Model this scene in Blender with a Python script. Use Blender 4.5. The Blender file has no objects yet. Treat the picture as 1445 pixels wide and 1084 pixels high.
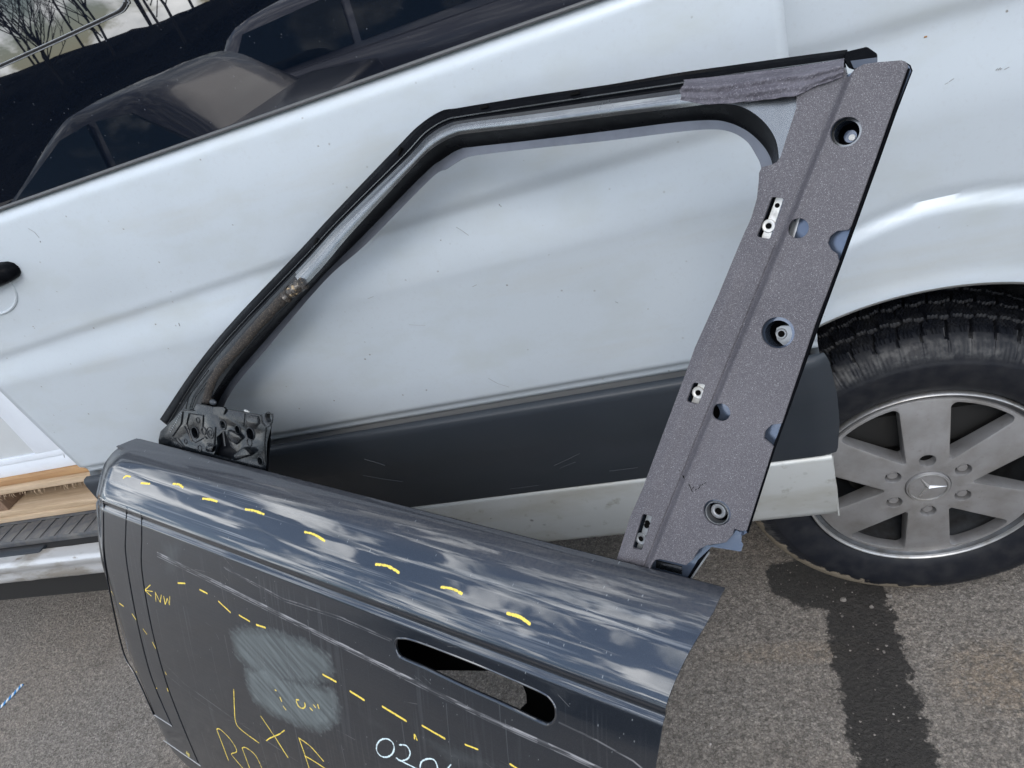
import bpy, bmesh, math, random
import numpy as np
from mathutils import Vector, Matrix
from mathutils.bvhtree import BVHTree
random.seed(7); np.random.seed(7)
SC = bpy.context.scene
COL = SC.collection

# ------------------------------------------------------------------ camera, world, sun, exposure
CAMR = np.array([[0.93180709, -0.1661791, -0.32267641],
                 [0.1626896, -0.60348407, 0.78060174],
                 [-0.32444976, -0.77986632, -0.53529512]])   # columns: right, down, forward of the camera
FPX, CX, CY, EYE = 1000.0, 722.5, 542.0, 1.527
cam = bpy.data.cameras.new("camera"); camo = bpy.data.objects.new("camera", cam); COL.objects.link(camo)
m4 = Matrix.Identity(4)
for i in range(3):
    m4[i][0] = CAMR[i, 0]; m4[i][1] = -CAMR[i, 1]; m4[i][2] = -CAMR[i, 2]
m4[2][3] = EYE
camo.matrix_world = m4
cam.sensor_width = 36; cam.lens = 36 * FPX / 1445; cam.clip_start = 0.02; cam.clip_end = 2000
SC.camera = camo

SUN_EL, SUN_AZ = math.radians(40), math.radians(173)     # azimuth clockwise from +Y
CLOUD_AT = (3.3, 6.1, 0.3)
W = bpy.data.worlds.new("World"); SC.world = W; W.use_nodes = True
nt = W.node_tree; nt.nodes.clear()
def N_(t, **k):
    n = nt.nodes.new(t)
    for a, b in k.items(): setattr(n, a, b)
    return n
out = N_('ShaderNodeOutputWorld'); bg = N_('ShaderNodeBackground'); sky = N_('ShaderNodeTexSky')
sky.sky_type = 'NISHITA'; sky.sun_disc = False; sky.sun_elevation = SUN_EL; sky.sun_rotation = SUN_AZ
sky.altitude = 50; sky.air_density = 1.0; sky.dust_density = 0.7; sky.ozone_density = 1.2
tc = N_('ShaderNodeTexCoord'); mp = N_('ShaderNodeMapping'); mp.inputs['Scale'].default_value = (1, 1, 1.8); mp.inputs['Location'].default_value = CLOUD_AT
nz = N_('ShaderNodeTexNoise'); nz.inputs['Scale'].default_value = 7.5; nz.inputs['Detail'].default_value = 8
nz.inputs['Roughness'].default_value = 0.6; nz.inputs['Distortion'].default_value = 0.35
cr = N_('ShaderNodeValToRGB'); cr.color_ramp.elements[0].position = 0.475; cr.color_ramp.elements[1].position = 0.55
nz2 = N_('ShaderNodeTexNoise'); nz2.inputs['Scale'].default_value = 9.0; nz2.inputs['Detail'].default_value = 5
cr2 = N_('ShaderNodeValToRGB')
cr2.color_ramp.elements[0].position = 0.35; cr2.color_ramp.elements[0].color = (4.4, 5.1, 6.0, 1)
cr2.color_ramp.elements[1].position = 0.68; cr2.color_ramp.elements[1].color = (31.0, 31.2, 31.2, 1)
mx = N_('ShaderNodeMixRGB')
L_ = nt.links.new
L_(tc.outputs['Generated'], mp.inputs[0]); L_(mp.outputs[0], nz.inputs['Vector']); L_(mp.outputs[0], nz2.inputs['Vector'])
L_(nz.outputs[0], cr.inputs[0]); L_(nz2.outputs[0], cr2.inputs[0])
L_(cr.outputs[0], mx.inputs[0]); L_(sky.outputs[0], mx.inputs[1]); L_(cr2.outputs[0], mx.inputs[2])
L_(mx.outputs[0], bg.inputs[0]); L_(bg.outputs[0], out.inputs[0]); bg.inputs[1].default_value = 0.13

sl = bpy.data.lights.new("sun", 'SUN'); slo = bpy.data.objects.new("sun", sl); COL.objects.link(slo)
sl.energy = 0.8; sl.angle = math.radians(26); sl.color = (1.0, 0.94, 0.86)
sd = Vector((math.sin(SUN_AZ) * math.cos(SUN_EL), math.cos(SUN_AZ) * math.cos(SUN_EL), math.sin(SUN_EL)))
slo.rotation_euler = sd.to_track_quat('Z', 'Y').to_euler()
SC.view_settings.view_transform = 'Standard'; SC.view_settings.look = 'None'
SC.view_settings.gamma = 1; SC.view_settings.exposure = 0.54; SC.view_settings.use_curve_mapping = False

# ------------------------------------------------------------------ surveying helpers: a point of the place from a sight line and a plane
CV = np.array([0, 0, EYE])
def ray(x, y): return CAMR @ np.array([x - CX, y - CY, FPX])
def AY(x, y, Y): r = ray(x, y); return CV + r * (Y / r[1])
def AZ(x, y, Z): r = ray(x, y); return CV + r * ((Z - EYE) / r[2])
# plane of the leaning door: L along its length (to its front), U up in its plane, Nn towards the viewer
DL = CAMR @ np.array([-720 - CX, 387 - CY, FPX]); DL /= np.linalg.norm(DL)
U0 = np.array([0, 0, 1.]) - DL[2] * DL; U0 /= np.linalg.norm(U0)
N0 = np.cross(U0, DL); N0 = -N0 if N0[1] > 0 else N0
an = math.radians(30)
DU = U0 * math.cos(an) - N0 * math.sin(an); DN = N0 * math.cos(an) + U0 * math.sin(an)
DP = AY(630, 165, 0.90)
BL, BU = 0.25, -1.30          # base of the door in (l,u)
def DQ(x, y, n=0.):
    r = ray(x, y); t = ((DP - CV).dot(DN) + n) / r.dot(DN); q = CV + r * t - DP
    return q.dot(DL), q.dot(DU)
def loc(l, u, n): return Vector((-(l - BL), -n, u - BU))
def DV(x, y, n=0.): l, u = DQ(x, y, n); return loc(l, u, n)
PU = np.array([-.529, -.533, -.541, -.556, -.580, -.608, -.632, -.646, -.6525, -.656, -.660, -.666, -.70, -.78, -.90, -1.02, -1.15, -1.24, -1.30])
PN = np.array([.026, .035, .046, .060, .075, .0875, .0955, .0985, .0945, .0945, .0988, .0985, .0975, .0935, .0835, .0690, .0470, .0280, .0120])
def NP(u): return float(np.interp(-u, -PU, PN))
def NPs(u):   # softened profile
    return (NP(u) * 2 + NP(u + .003) + NP(u - .003)) / 4 if u < -.538 else NP(u)
def SK(x, y, up=0.0):
    n = .09
    for _ in range(25):
        l, u = DQ(x, y, n); n = .5 * n + .5 * (NPs(u) + up)
    return l, u, n
def SV(x, y, up=0.0): l, u, n = SK(x, y, up); return loc(l, u, n)

# ------------------------------------------------------------------ material helpers
def mat(name, col, rough=.5, metal=0., coat=0., coatr=.05, spec=.5, noise=None, bump=None, speck=None, rnoise=None, extra=None, coord='Object'):
    m = bpy.data.materials.new(name); m.use_nodes = True
    t = m.node_tree; b = t.nodes['Principled BSDF']
    b.inputs['Base Color'].default_value = (*col, 1); b.inputs['Roughness'].default_value = rough
    b.inputs['Metallic'].default_value = metal; b.inputs['Coat Weight'].default_value = coat
    b.inputs['Coat Roughness'].default_value = coatr; b.inputs['Coat IOR'].default_value = 1.7 if name.startswith('dark_grey_metallic') else 1.5; b.inputs['Specular IOR Level'].default_value = spec
    co = t.nodes.new('ShaderNodeTexCoord').outputs[coord]
    def nse(scale, det=4, r=.55, vec=None, stretch=None, dist=0):
        n = t.nodes.new('ShaderNodeTexNoise'); n.inputs['Scale'].default_value = scale
        n.inputs['Detail'].default_value = det; n.inputs['Roughness'].default_value = r; n.inputs['Distortion'].default_value = dist
        v = co
        if stretch:
            mm = t.nodes.new('ShaderNodeMapping'); mm.inputs['Scale'].default_value = stretch
            t.links.new(co, mm.inputs[0]); v = mm.outputs[0]
        t.links.new(v, n.inputs['Vector']); return n.outputs[0]
    def ramp(src, p0, p1, c0=(0, 0, 0), c1=(1, 1, 1)):
        r = t.nodes.new('ShaderNodeValToRGB'); r.color_ramp.elements[0].position = p0; r.color_ramp.elements[1].position = p1
        r.color_ramp.elements[0].color = (*c0, 1); r.color_ramp.elements[1].color = (*c1, 1)
        t.links.new(src, r.inputs[0]); return r.outputs[0]
    def mix(f, a, bb, mode='MIX'):
        x = t.nodes.new('ShaderNodeMixRGB'); x.blend_type = mode
        for i, v in ((0, f), (1, a), (2, bb)):
            if isinstance(v, (tuple, list)): x.inputs[i].default_value = (*v, 1)
            elif isinstance(v, (int, float)): x.inputs[i].default_value = v
            else: t.links.new(v, x.inputs[i])
        return x.outputs[0]
    def math_(op, a, bb=None, clamp=False):
        x = t.nodes.new('ShaderNodeMath'); x.operation = op; x.use_clamp = clamp
        for i, v in ((0, a), (1, bb)):
            if v is None: continue
            if isinstance(v, (int, float)): x.inputs[i].default_value = v
            else: t.links.new(v, x.inputs[i])
        return x.outputs[0]
    cur = None
    if noise:      # list of (scale, colour2, p0, p1, stretch)
        for q in noise:
            sc, c2, p0, p1 = q[:4]; st = q[4] if len(q) > 4 else None
            cur = mix(ramp(nse(sc, 6, .6, stretch=st), p0, p1), cur if cur is not None else col, c2)
    if speck:      # (scale, colour, threshold, stretch)
        for sc, c2, th in speck:
            v = t.nodes.new('ShaderNodeTexVoronoi'); v.inputs['Scale'].default_value = sc; v.feature = 'F1'
            t.links.new(co, v.inputs['Vector'])
            sp = t.nodes.new('ShaderNodeSeparateXYZ'); t.links.new(v.outputs['Color'], sp.inputs[0])
            f = ramp(sp.outputs[0], th, min(1, th + .03))
            f2 = ramp(v.outputs['Distance'], .25, .5, (1, 1, 1), (0, 0, 0))
            cur = mix(math_('MULTIPLY', f, f2), cur if cur is not None else col, c2)
    if cur is not None: t.links.new(cur, b.inputs['Base Color'])
    if rnoise:
        sc, a0, a1 = rnoise[:3]
        t.links.new(ramp(nse(sc, 5, .6, stretch=rnoise[3] if len(rnoise) > 3 else None), .3, .7, (a0,) * 3, (a1,) * 3), b.inputs['Roughness'])
    if bump:
        prev = None
        for q in bump:
            sc, st, d = q[:3]
            bn = t.nodes.new('ShaderNodeBump'); bn.inputs['Strength'].default_value = st; bn.inputs['Distance'].default_value = d
            t.links.new(nse(sc, q[3] if len(q) > 3 else 5, .6, stretch=q[4] if len(q) > 4 else None), bn.inputs['Height'])
            if prev: t.links.new(prev, bn.inputs['Normal'])
            prev = bn.outputs[0]
        t.links.new(prev, b.inputs['Normal'])
    if extra: extra(t, b, co, nse, ramp, mix, math_)
    return m

M = {}
M['van'] = mat('van_silver_paint', (.50, .553, .603), .42, .16, .30, .22, noise=[(1.6, (.475, .525, .57), .38, .75), (7, (.43, .465, .465), .50, .95, (1, 1, 2)), (160, (.46, .50, .54), .55, .8), (3, (.44, .455, .44), .58, .85, (.5, 1, 3))],
               speck=[(210, (.20, .19, .18), .9975)], rnoise=(7, .40, .55), bump=[(1.2, .08, .02, 2), (260, .03, .001)])
M['van_low'] = mat('van_silver_dirty', (.47, .49, .49), .45, .25, .2, .25, noise=[(5, (.34, .33, .29), .45, .8, (1, 1, 2.5)), (40, (.26, .25, .22), .6, .8)],
                   speck=[(90, (.08, .075, .07), .99)])
M['trim'] = mat('black_grained_plastic', (.024, .030, .038), .38, 0, 0, spec=.40, noise=[(6, (.028, .033, .042), .45, .8, (.6, 1, 3)), (70, (.028, .031, .036), .55, .85, (.3, 1, 2))],
                bump=[(900, .15, .0006, 2)], rnoise=(8, .28, .5))
M['rubber'] = mat('black_rubber', (.013, .013, .014), .5, spec=.4)
M['glass'] = mat('dark_privacy_glass', (.002, .004, .009), .012, 0, 1, .01, spec=1.0, noise=[(80, (.005, .007, .012), .6, .8)],
                 speck=[(420, (.10, .11, .13), .994)])
M['alloy'] = mat('dusty_alloy', (.36, .358, .365), .34, .65, .25, .2, noise=[(14, (.27, .26, .25), .42, .7), (120, (.27, .26, .25), .6, .78)],
                 rnoise=(20, .36, .6), bump=[(500, .05, .0006)])
M['alloy_lip'] = mat('worn_alloy_lip', (.40, .40, .40), .34, .75, noise=[(30, (.25, .23, .2), .5, .75)])
M['barrel'] = mat('wheel_barrel', (.10, .108, .12), .38, .5, noise=[(18, (.04, .037, .034), .4, .7)])
def tyre_extra(t, b, co, nse, ramp, mix, math_):
    s = t.nodes.new('ShaderNodeSeparateXYZ'); t.links.new(co, s.inputs[0])
    ln = t.nodes.new('ShaderNodeVectorMath'); ln.operation = 'LENGTH'
    mm = t.nodes.new('ShaderNodeMapping'); mm.inputs['Scale'].default_value = (1, 0, 1); t.links.new(co, mm.inputs[0]); t.links.new(mm.outputs[0], ln.inputs[0])
    # dried mud clinging to the lower outer shoulder
    low = ramp(s.outputs[2], 0, 1)
    zz = math_('MULTIPLY', s.outputs[2], -3.2)
    e = math_('ADD', zz, math_('MULTIPLY', s.outputs[0], -1.7))
    rr = math_('MULTIPLY', math_('SUBTRACT', ln.outputs['Value'], .300), 30.)
    f = math_('ADD', math_('ADD', rr, math_('MULTIPLY', math_('SUBTRACT', nse(26, 6, .65), .5), 3.2)), math_('MULTIPLY', math_('SUBTRACT', e, 1.02), 2.6))
    f = math_('MULTIPLY', ramp(f, .30, .48), ramp(e, .35, .7))
    base = mix(ramp(nse(35, 5), .4, .8), (.007, .0085, .013), (.022, .023, .026))
    sc_ = math_('MULTIPLY', math_('MULTIPLY', ramp(ln.outputs['Value'], .308, .316), ramp(ln.outputs['Value'], .336, .345, (1, 1, 1), (0, 0, 0))), ramp(nse(60, 5), .45, .65))
    base = mix(math_('MULTIPLY', sc_, .7), base, (.085, .085, .085))
    t.links.new(mix(f, base, (.20, .172, .132)), b.inputs['Base Color'])
    t.links.new(ramp(f, 0, 1, (.5,) * 3, (.9,) * 3), b.inputs['Roughness'])
M['tyre'] = mat('tyre_rubber', (.018, .018, .02), .5, spec=.28, bump=[(300, .12, .0008)], extra=tyre_extra)
M['dark'] = mat('black_underbody', (.010, .010, .010), .8)
M['brake'] = mat('rusty_brake', (.13, .085, .06), .55, .3, noise=[(30, (.05, .035, .03), .4, .7)])
M['step'] = mat('worn_step_rubber', (.075, .08, .09), .6, noise=[(16, (.17, .165, .155), .45, .75), (90, (.12, .115, .11), .5, .7)])
M['sill'] = mat('scuffed_sill_metal', (.52, .53, .54), .36, .5, .2, .2, noise=[(9, (.30, .28, .25), .5, .62, (.5, 1, 2)), (30, (.2, .17, .14), .6, .7, (.6, 1, 1.5))], bump=[(7, .3, .004, 4, (.5, 1, 1))])
M['cabinet'] = mat('white_laminate', (.68, .73, .80), .4, noise=[(6, (.60, .64, .70), .5, .8)])
M['cab_panel'] = mat('pale_grey_panel', (.50, .53, .55), .5, noise=[(5, (.44, .46, .47), .4, .8)])
def wood(name, c1, c2, ax=(1, 14, 14)):
    return mat(name, c1, .75, noise=[(4, c2, .4, .65, ax), (12, tuple(v * .55 for v in c1), .55, .78, (ax[0] * .6, ax[1] * 2, ax[2] * 2))], bump=[(14, .35, .003, 5, ax)])
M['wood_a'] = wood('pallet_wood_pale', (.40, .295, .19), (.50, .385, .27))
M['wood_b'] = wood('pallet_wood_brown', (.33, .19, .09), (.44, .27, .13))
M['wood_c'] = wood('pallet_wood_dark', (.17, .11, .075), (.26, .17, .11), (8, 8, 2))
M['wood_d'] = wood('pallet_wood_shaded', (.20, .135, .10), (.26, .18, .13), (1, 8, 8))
M['inner'] = mat('van_inner_wall', (.20, .21, .22), .6)
# door materials
M['black'] = mat('black_ecoat', (.0035, .004, .0055), .35, 0, 0, spec=.03, noise=[(25, (.007, .008, .010), .5, .75)], rnoise=(30, .22, .4))
M['frame'] = mat('grey_metallic_frame', (.235, .245, .255), .26, 1.0, .0, .05, noise=[(25, (.19, .20, .21), .45, .75)], bump=[(700, .015, .0004)], rnoise=(12, .20, .30))
M['pillar_darkened'] = mat('frame_paint_darkened', (.005, .006, .008), .25, .0, .0, spec=.22, rnoise=(30, .18, .35))  # frame paint blackened: dark reflections of the lower pillar put into the colour
M['flange_paint'] = mat('pale_grey_primer', (.14, .152, .182), .40, .5, .2, .2, noise=[(40, (.11, .12, .145), .45, .75)])
M['cast'] = mat('black_cast_metal', (.0045, .006, .008), .18, .0, .0, spec=.45, noise=[(60, (.013, .015, .018), .5, .75)], bump=[(260, .25, .0008), (60, .2, .002)], rnoise=(40, .10, .32))
M['clip'] = mat('bright_zinc_clip', (.72, .72, .70), .40, .45, noise=[(90, (.45, .45, .43), .55, .75)])
M['clip_dull'] = mat('dull_zinc_clip', (.36, .38, .40), .40, .6, noise=[(90, (.22, .23, .25), .5, .75)])
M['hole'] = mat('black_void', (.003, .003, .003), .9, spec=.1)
def prim_extra(t, b, co, nse, ramp, mix, math_):
    pass
M['cover'] = mat('sparkly_grey_basecoat', (.068, .065, .076), .6, .0, 0, spec=.35,
                 noise=[(9, (.090, .086, .098), .40, .70), (900, (.155, .150, .165), .50, .70)],
                 speck=[(1700, (.55, .55, .58), .965), (2600, (.36, .36, .39), .88)], bump=[(900, .35, .0006, 3), (30, .25, .003, 3)])
M['tape'] = mat('overspray_masking_tape', (.068, .064, .080), .66, .0, 0, spec=.3,
                noise=[(22, (.118, .114, .136), .42, .68, (1, 1, 5)), (500, (.18, .176, .20), .52, .72)],
                speck=[(1700, (.55, .55, .6), .96)], bump=[(16, .8, .008, 4, (.5, 1, 3)), (700, .3, .0006, 3)])
M['metal_sky_tint'] = mat('grey_paint_sky_tint', (.10, .13, .19), .22, .6, .6, .04)  # blue sky reflection put into the base colour of the metal
M['foam'] = mat('brown_butyl_foam', (.022, .018, .016), .7, 0, speck=[(420, (.13, .105, .082), .66)], noise=[(300, (.06, .049, .04), .52, .66)], bump=[(420, 1.0, .005, 3)])
M['glue'] = mat('amber_glue', (.035, .027, .02), .25, 0, .6, .05, noise=[(110, (.35, .26, .15), .56, .66)], bump=[(130, 1, .006)])

# ------------------------------------------------------------------ mesh helpers
def link(name, me, m=None, parent=None, smooth=None):
    o = bpy.data.objects.new(name, me); COL.objects.link(o)
    if m is not None and not me.materials: me.materials.append(m)
    if parent is not None: o.parent = parent
    if smooth is not None: smooth_mesh(me, smooth)
    return o
def smooth_mesh(me, deg):
    n = len(me.polygons)
    if n == 0: return
    me.polygons.foreach_set('use_smooth', [True] * n)
    if deg < 179:
        me.set_sharp_from_angle(angle=math.radians(deg))
def bm_obj(name, bm, m=None, parent=None, smooth=35):
    bmesh.ops.recalc_face_normals(bm, faces=bm.faces)
    me = bpy.data.meshes.new(name); bm.to_mesh(me); bm.free()
    return link(name, me, m, parent, smooth)
def grid_mesh(name, rows, closed_u=False, closed_v=False):
    nr, nc = len(rows), len(rows[0]); v = [tuple(p) for r in rows for p in r]; f = []
    for i in range(nr if closed_v else nr - 1):
        for j in range(nc if closed_u else nc - 1):
            f.append((i * nc + j, i * nc + (j + 1) % nc, ((i + 1) % nr) * nc + (j + 1) % nc, ((i + 1) % nr) * nc + j))
    me = bpy.data.meshes.new(name); me.from_pydata(v, [], f); me.update(); return me
def mods(o, specs):
    for t, kw in specs:
        md = o.modifiers.new(t.lower(), t)
        for k, v in kw.items(): setattr(md, k, v)
    dg = bpy.context.evaluated_depsgraph_get(); dg.update()
    me = bpy.data.meshes.new_from_object(o.evaluated_get(dg)); o.modifiers.clear(); o.data = me; return o
def cut(o, cutter, op='DIFFERENCE', keep=False):
    cutter.matrix_world = cutter.matrix_world
    mods(o, [('BOOLEAN', dict(object=cutter, operation=op, solver='EXACT'))])
    if not keep: bpy.data.objects.remove(cutter, do_unlink=True)
def box(bm, x0, x1, y0, y1, z0, z1, bev=0):
    r = bmesh.ops.create_cube(bm, size=1)
    for v in r['verts']:
        v.co.x = x0 + (v.co.x + .5) * (x1 - x0); v.co.y = y0 + (v.co.y + .5) * (y1 - y0); v.co.z = z0 + (v.co.z + .5) * (z1 - z0)
    if bev:
        es = list({e for v in r['verts'] for e in v.link_edges})
        bmesh.ops.bevel(bm, geom=es, offset=bev, segments=2, affect='EDGES', profile=.5)
def box_obj(name, dims, m, parent=None, bev=0, smooth=35):
    bm = bmesh.new(); box(bm, *dims, bev=bev); return bm_obj(name, bm, m, parent, smooth)
def prism(bm, pts0, pts1):
    a = [bm.verts.new(p) for p in pts0]; b = [bm.verts.new(p) for p in pts1]; n = len(a)
    bm.faces.new(a); bm.faces.new(b[::-1])
    for i in range(n): bm.faces.new((a[i], a[(i + 1) % n], b[(i + 1) % n], b[i]))
def tube(bm, pts, rad, seg=8, closed=False, caps=True):
    pts = [Vector(p) for p in pts]; n = len(pts); rings = []
    rad = rad if isinstance(rad, (list, tuple)) else [rad] * n
    prev = None
    for i, p in enumerate(pts):
        t = (pts[(i + 1) % n] - pts[i - 1]) if (closed or 0 < i < n - 1) else (pts[1] - pts[0] if i == 0 else pts[-1] - pts[-2])
        t.normalize()
        if prev is None: a = t.orthogonal().normalized()
        else:
            a = prev - t * prev.dot(t)
            a = a.normalized() if a.length > 1e-6 else t.orthogonal().normalized()
        prev = a; b = t.cross(a)
        rings.append([bm.verts.new(p + (a * math.cos(2 * math.pi * k / seg) + b * math.sin(2 * math.pi * k / seg)) * rad[i]) for k in range(seg)])
    for i in range(n if closed else n - 1):
        r0, r1 = rings[i], rings[(i + 1) % n]
        for k in range(seg):
            try: bm.faces.new((r0[k], r0[(k + 1) % seg], r1[(k + 1) % seg], r1[k]))
            except ValueError: pass
    if not closed and caps:
        bm.faces.new(rings[0][::-1]); bm.faces.new(rings[-1])
def spline(P, n, closed=False):
    P = [np.array(p, float) for p in P]; m = len(P); out_ = []
    segs = m if closed else m - 1
    for k in range(n + (0 if closed else 1)):
        s = k / n * segs; i = min(int(s), segs - 1); f = s - i
        g = lambda j: P[j % m] if closed else P[max(0, min(m - 1, j))]
        a, b, c, d = g(i - 1), g(i), g(i + 1), g(i + 2)
        out_.append(.5 * ((2 * b) + (c - a) * f + (2 * a - 5 * b + 4 * c - d) * f * f + (3 * b - a - 3 * c + d) * f ** 3))
    return out_
def revolve(name, prof, seg=96, axis='Y', c=(0, 0, 0)):
    rows = []
    for k in range(seg):
        a = 2 * math.pi * k / seg
        rows.append([(c[0] + r * math.cos(a), c[1] + y, c[2] + r * math.sin(a)) for r, y in prof])
    return grid_mesh(name, rows, closed_v=True)
def fix(o):
    bm = bmesh.new(); bm.from_mesh(o.data); bmesh.ops.recalc_face_normals(bm, faces=bm.faces); bm.to_mesh(o.data); bm.free(); return o
def thing(name, label, cat, loc_=(0, 0, 0), rz=0, group=None):
    o = bpy.data.objects.new(name, None); COL.objects.link(o); o.location = loc_; o.rotation_euler = (0, 0, rz)
    o['label'] = label; o['category'] = cat
    if group: o['group'] = group
    o.empty_display_size = .1
    return o
def tag(o, label, cat, group=None):
    o['label'] = label; o['category'] = cat
    if group: o['group'] = group
    return o

# =================================================================== GROUND
def asphalt_extra(t, b, co, nse, ramp, mix, math_):
    s = t.nodes.new('ShaderNodeSeparateXYZ'); t.links.new(co, s.inputs[0]); X, Y = s.outputs[0], s.outputs[1]
    base = mix(ramp(nse(1.3, 4), .38, .66), (.262, .246, .230), (.292, .258, .224))
    # pale warm patches, with lit spots painted into the colour
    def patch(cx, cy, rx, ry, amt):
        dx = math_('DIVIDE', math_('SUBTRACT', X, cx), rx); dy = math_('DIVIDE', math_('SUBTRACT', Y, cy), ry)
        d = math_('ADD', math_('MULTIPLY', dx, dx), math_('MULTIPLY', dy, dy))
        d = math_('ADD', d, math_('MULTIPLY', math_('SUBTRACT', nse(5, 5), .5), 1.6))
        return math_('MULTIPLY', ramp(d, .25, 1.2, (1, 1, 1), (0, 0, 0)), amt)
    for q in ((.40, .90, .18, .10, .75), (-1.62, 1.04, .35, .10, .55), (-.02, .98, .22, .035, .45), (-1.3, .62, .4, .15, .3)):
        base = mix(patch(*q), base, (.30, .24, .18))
    base = mix(ramp(nse(60, 6, .7), .42, .64), base, (.168, .154, .141))
    base = mix(math_('MULTIPLY', ramp(nse(85, 4, .6, stretch=(1, 1.6, 1)), .60, .68), .35), base, (.36, .33, .295))
    v = t.nodes.new('ShaderNodeTexVoronoi'); v.inputs['Scale'].default_value = 150; t.links.new(co, v.inputs['Vector'])
    sp = t.nodes.new('ShaderNodeSeparateXYZ'); t.links.new(v.outputs['Color'], sp.inputs[0])
    st = math_('MULTIPLY', ramp(sp.outputs[0], .66, .74), ramp(v.outputs['Distance'], .28, .48, (1, 1, 1), (0, 0, 0)))
    base = mix(math_('MULTIPLY', st, .6), base, (.36, .33, .30))
    base = mix(math_('MULTIPLY', ramp(nse(9, 6), .55, .8), .5), base, (.12, .105, .095))
    va = t.nodes.new('ShaderNodeTexVoronoi'); va.inputs['Scale'].default_value = 215; t.links.new(co, va.inputs['Vector'])
    vb = t.nodes.new('ShaderNodeTexVoronoi'); vb.inputs['Scale'].default_value = 560; t.links.new(co, vb.inputs['Vector'])
    sa = t.nodes.new('ShaderNodeSeparateXYZ'); t.links.new(va.outputs['Color'], sa.inputs[0]); sb = t.nodes.new('ShaderNodeSeparateXYZ'); t.links.new(vb.outputs['Color'], sb.inputs[0])
    g1 = ramp(sa.outputs[0], .15, .95, (.55, .55, .55), (1.55, 1.52, 1.48)); g2 = ramp(sb.outputs[1], .2, .95, (.65, .64, .63), (1.5, 1.5, 1.48))
    gap = ramp(va.outputs['Distance'], .45, .75, (1, 1, 1), (.62, .60, .58))
    base = mix(.50, base, g1, 'MULTIPLY'); base = mix(.5, base, g2, 'MULTIPLY'); base = mix(.5, base, gap, 'MULTIPLY')
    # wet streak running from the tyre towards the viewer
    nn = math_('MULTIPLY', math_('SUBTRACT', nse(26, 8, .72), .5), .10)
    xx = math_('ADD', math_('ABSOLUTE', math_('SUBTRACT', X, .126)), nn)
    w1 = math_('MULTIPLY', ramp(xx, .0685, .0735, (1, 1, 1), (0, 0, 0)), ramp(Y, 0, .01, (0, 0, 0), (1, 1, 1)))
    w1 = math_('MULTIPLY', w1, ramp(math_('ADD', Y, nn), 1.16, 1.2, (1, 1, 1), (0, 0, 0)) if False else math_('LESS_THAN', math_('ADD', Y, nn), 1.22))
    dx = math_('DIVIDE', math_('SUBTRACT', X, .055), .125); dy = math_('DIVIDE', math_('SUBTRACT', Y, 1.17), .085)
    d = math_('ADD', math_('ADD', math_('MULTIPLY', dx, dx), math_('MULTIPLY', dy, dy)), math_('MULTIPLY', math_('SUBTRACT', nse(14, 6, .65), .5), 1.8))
    wet_shade = ramp(d, .85, 1.0, (1, 1, 1), (0, 0, 0))  # blob by the tyre: wet ground and the van's shadow painted together
    wet = math_('MAXIMUM', w1, wet_shade, True)
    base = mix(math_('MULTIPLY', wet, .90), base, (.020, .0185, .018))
    t.links.new(base, b.inputs['Base Color'])
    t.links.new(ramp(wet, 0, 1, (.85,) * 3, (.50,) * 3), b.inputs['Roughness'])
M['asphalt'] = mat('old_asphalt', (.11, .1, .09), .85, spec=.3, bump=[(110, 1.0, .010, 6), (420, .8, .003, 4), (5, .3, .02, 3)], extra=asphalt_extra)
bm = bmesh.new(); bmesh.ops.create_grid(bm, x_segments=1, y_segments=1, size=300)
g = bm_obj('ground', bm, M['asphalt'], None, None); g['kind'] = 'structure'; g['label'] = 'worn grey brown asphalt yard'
# loose stones
bm = bmesh.new()
for k in range(2600):
    r_ = random.random()
    if r_ < .5: x, y = random.uniform(-.7, .8), random.uniform(.35, 1.35)
    else: x, y = random.uniform(-3.2, -.6), random.uniform(.3, 1.3)
    s = random.choice((.0008, .0011, .0013, .0016, .0022)) * random.uniform(.8, 1.5)
    q = bmesh.ops.create_icosphere(bm, subdivisions=1, radius=s)
    for v in q['verts']:
        v.co = Vector((v.co.x * random.uniform(.8, 1.4) + x, v.co.y * random.uniform(.8, 1.4) + y, v.co.z * .7 + s * .35))
M['grit'] = mat('pale_grit', (.24, .22, .20), .9, noise=[(30, (.12, .11, .10), .4, .6), (17, (.36, .34, .32), .58, .66)])
gr = bm_obj('loose_grit', bm, M['grit'], None, 30); gr['kind'] = 'stuff'; gr['label'] = 'loose pale grit scattered on the asphalt'
# drying-out stones under the wheel
for (px, py, s) in ((1190, 847, .0062), (1254, 842, .0058), (1230, 857, .0045)):
    p = AZ(px, py, 0); bm = bmesh.new(); bmesh.ops.create_icosphere(bm, subdivisions=2, radius=s)
    for v in bm.verts: v.co += Vector((random.uniform(-1, 1), random.uniform(-1, 1), random.uniform(-1, 1))) * s * .30; v.co.z = v.co.z * .6 + s * .45
    o = bm_obj('pebble', bm, M['grit'], None, 30); o.location = (p[0], p[1], 0)
    lab = {1190: 'pale pebble on the wet patch left of the tyre foot', 1254: 'pale pebble tucked against the foot of the tyre', 1230: 'small brown pebble in the wet streak just before the tyre'}[px]
    tag(o, lab, 'pebble', 'pebbles by the van tyre')

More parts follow.
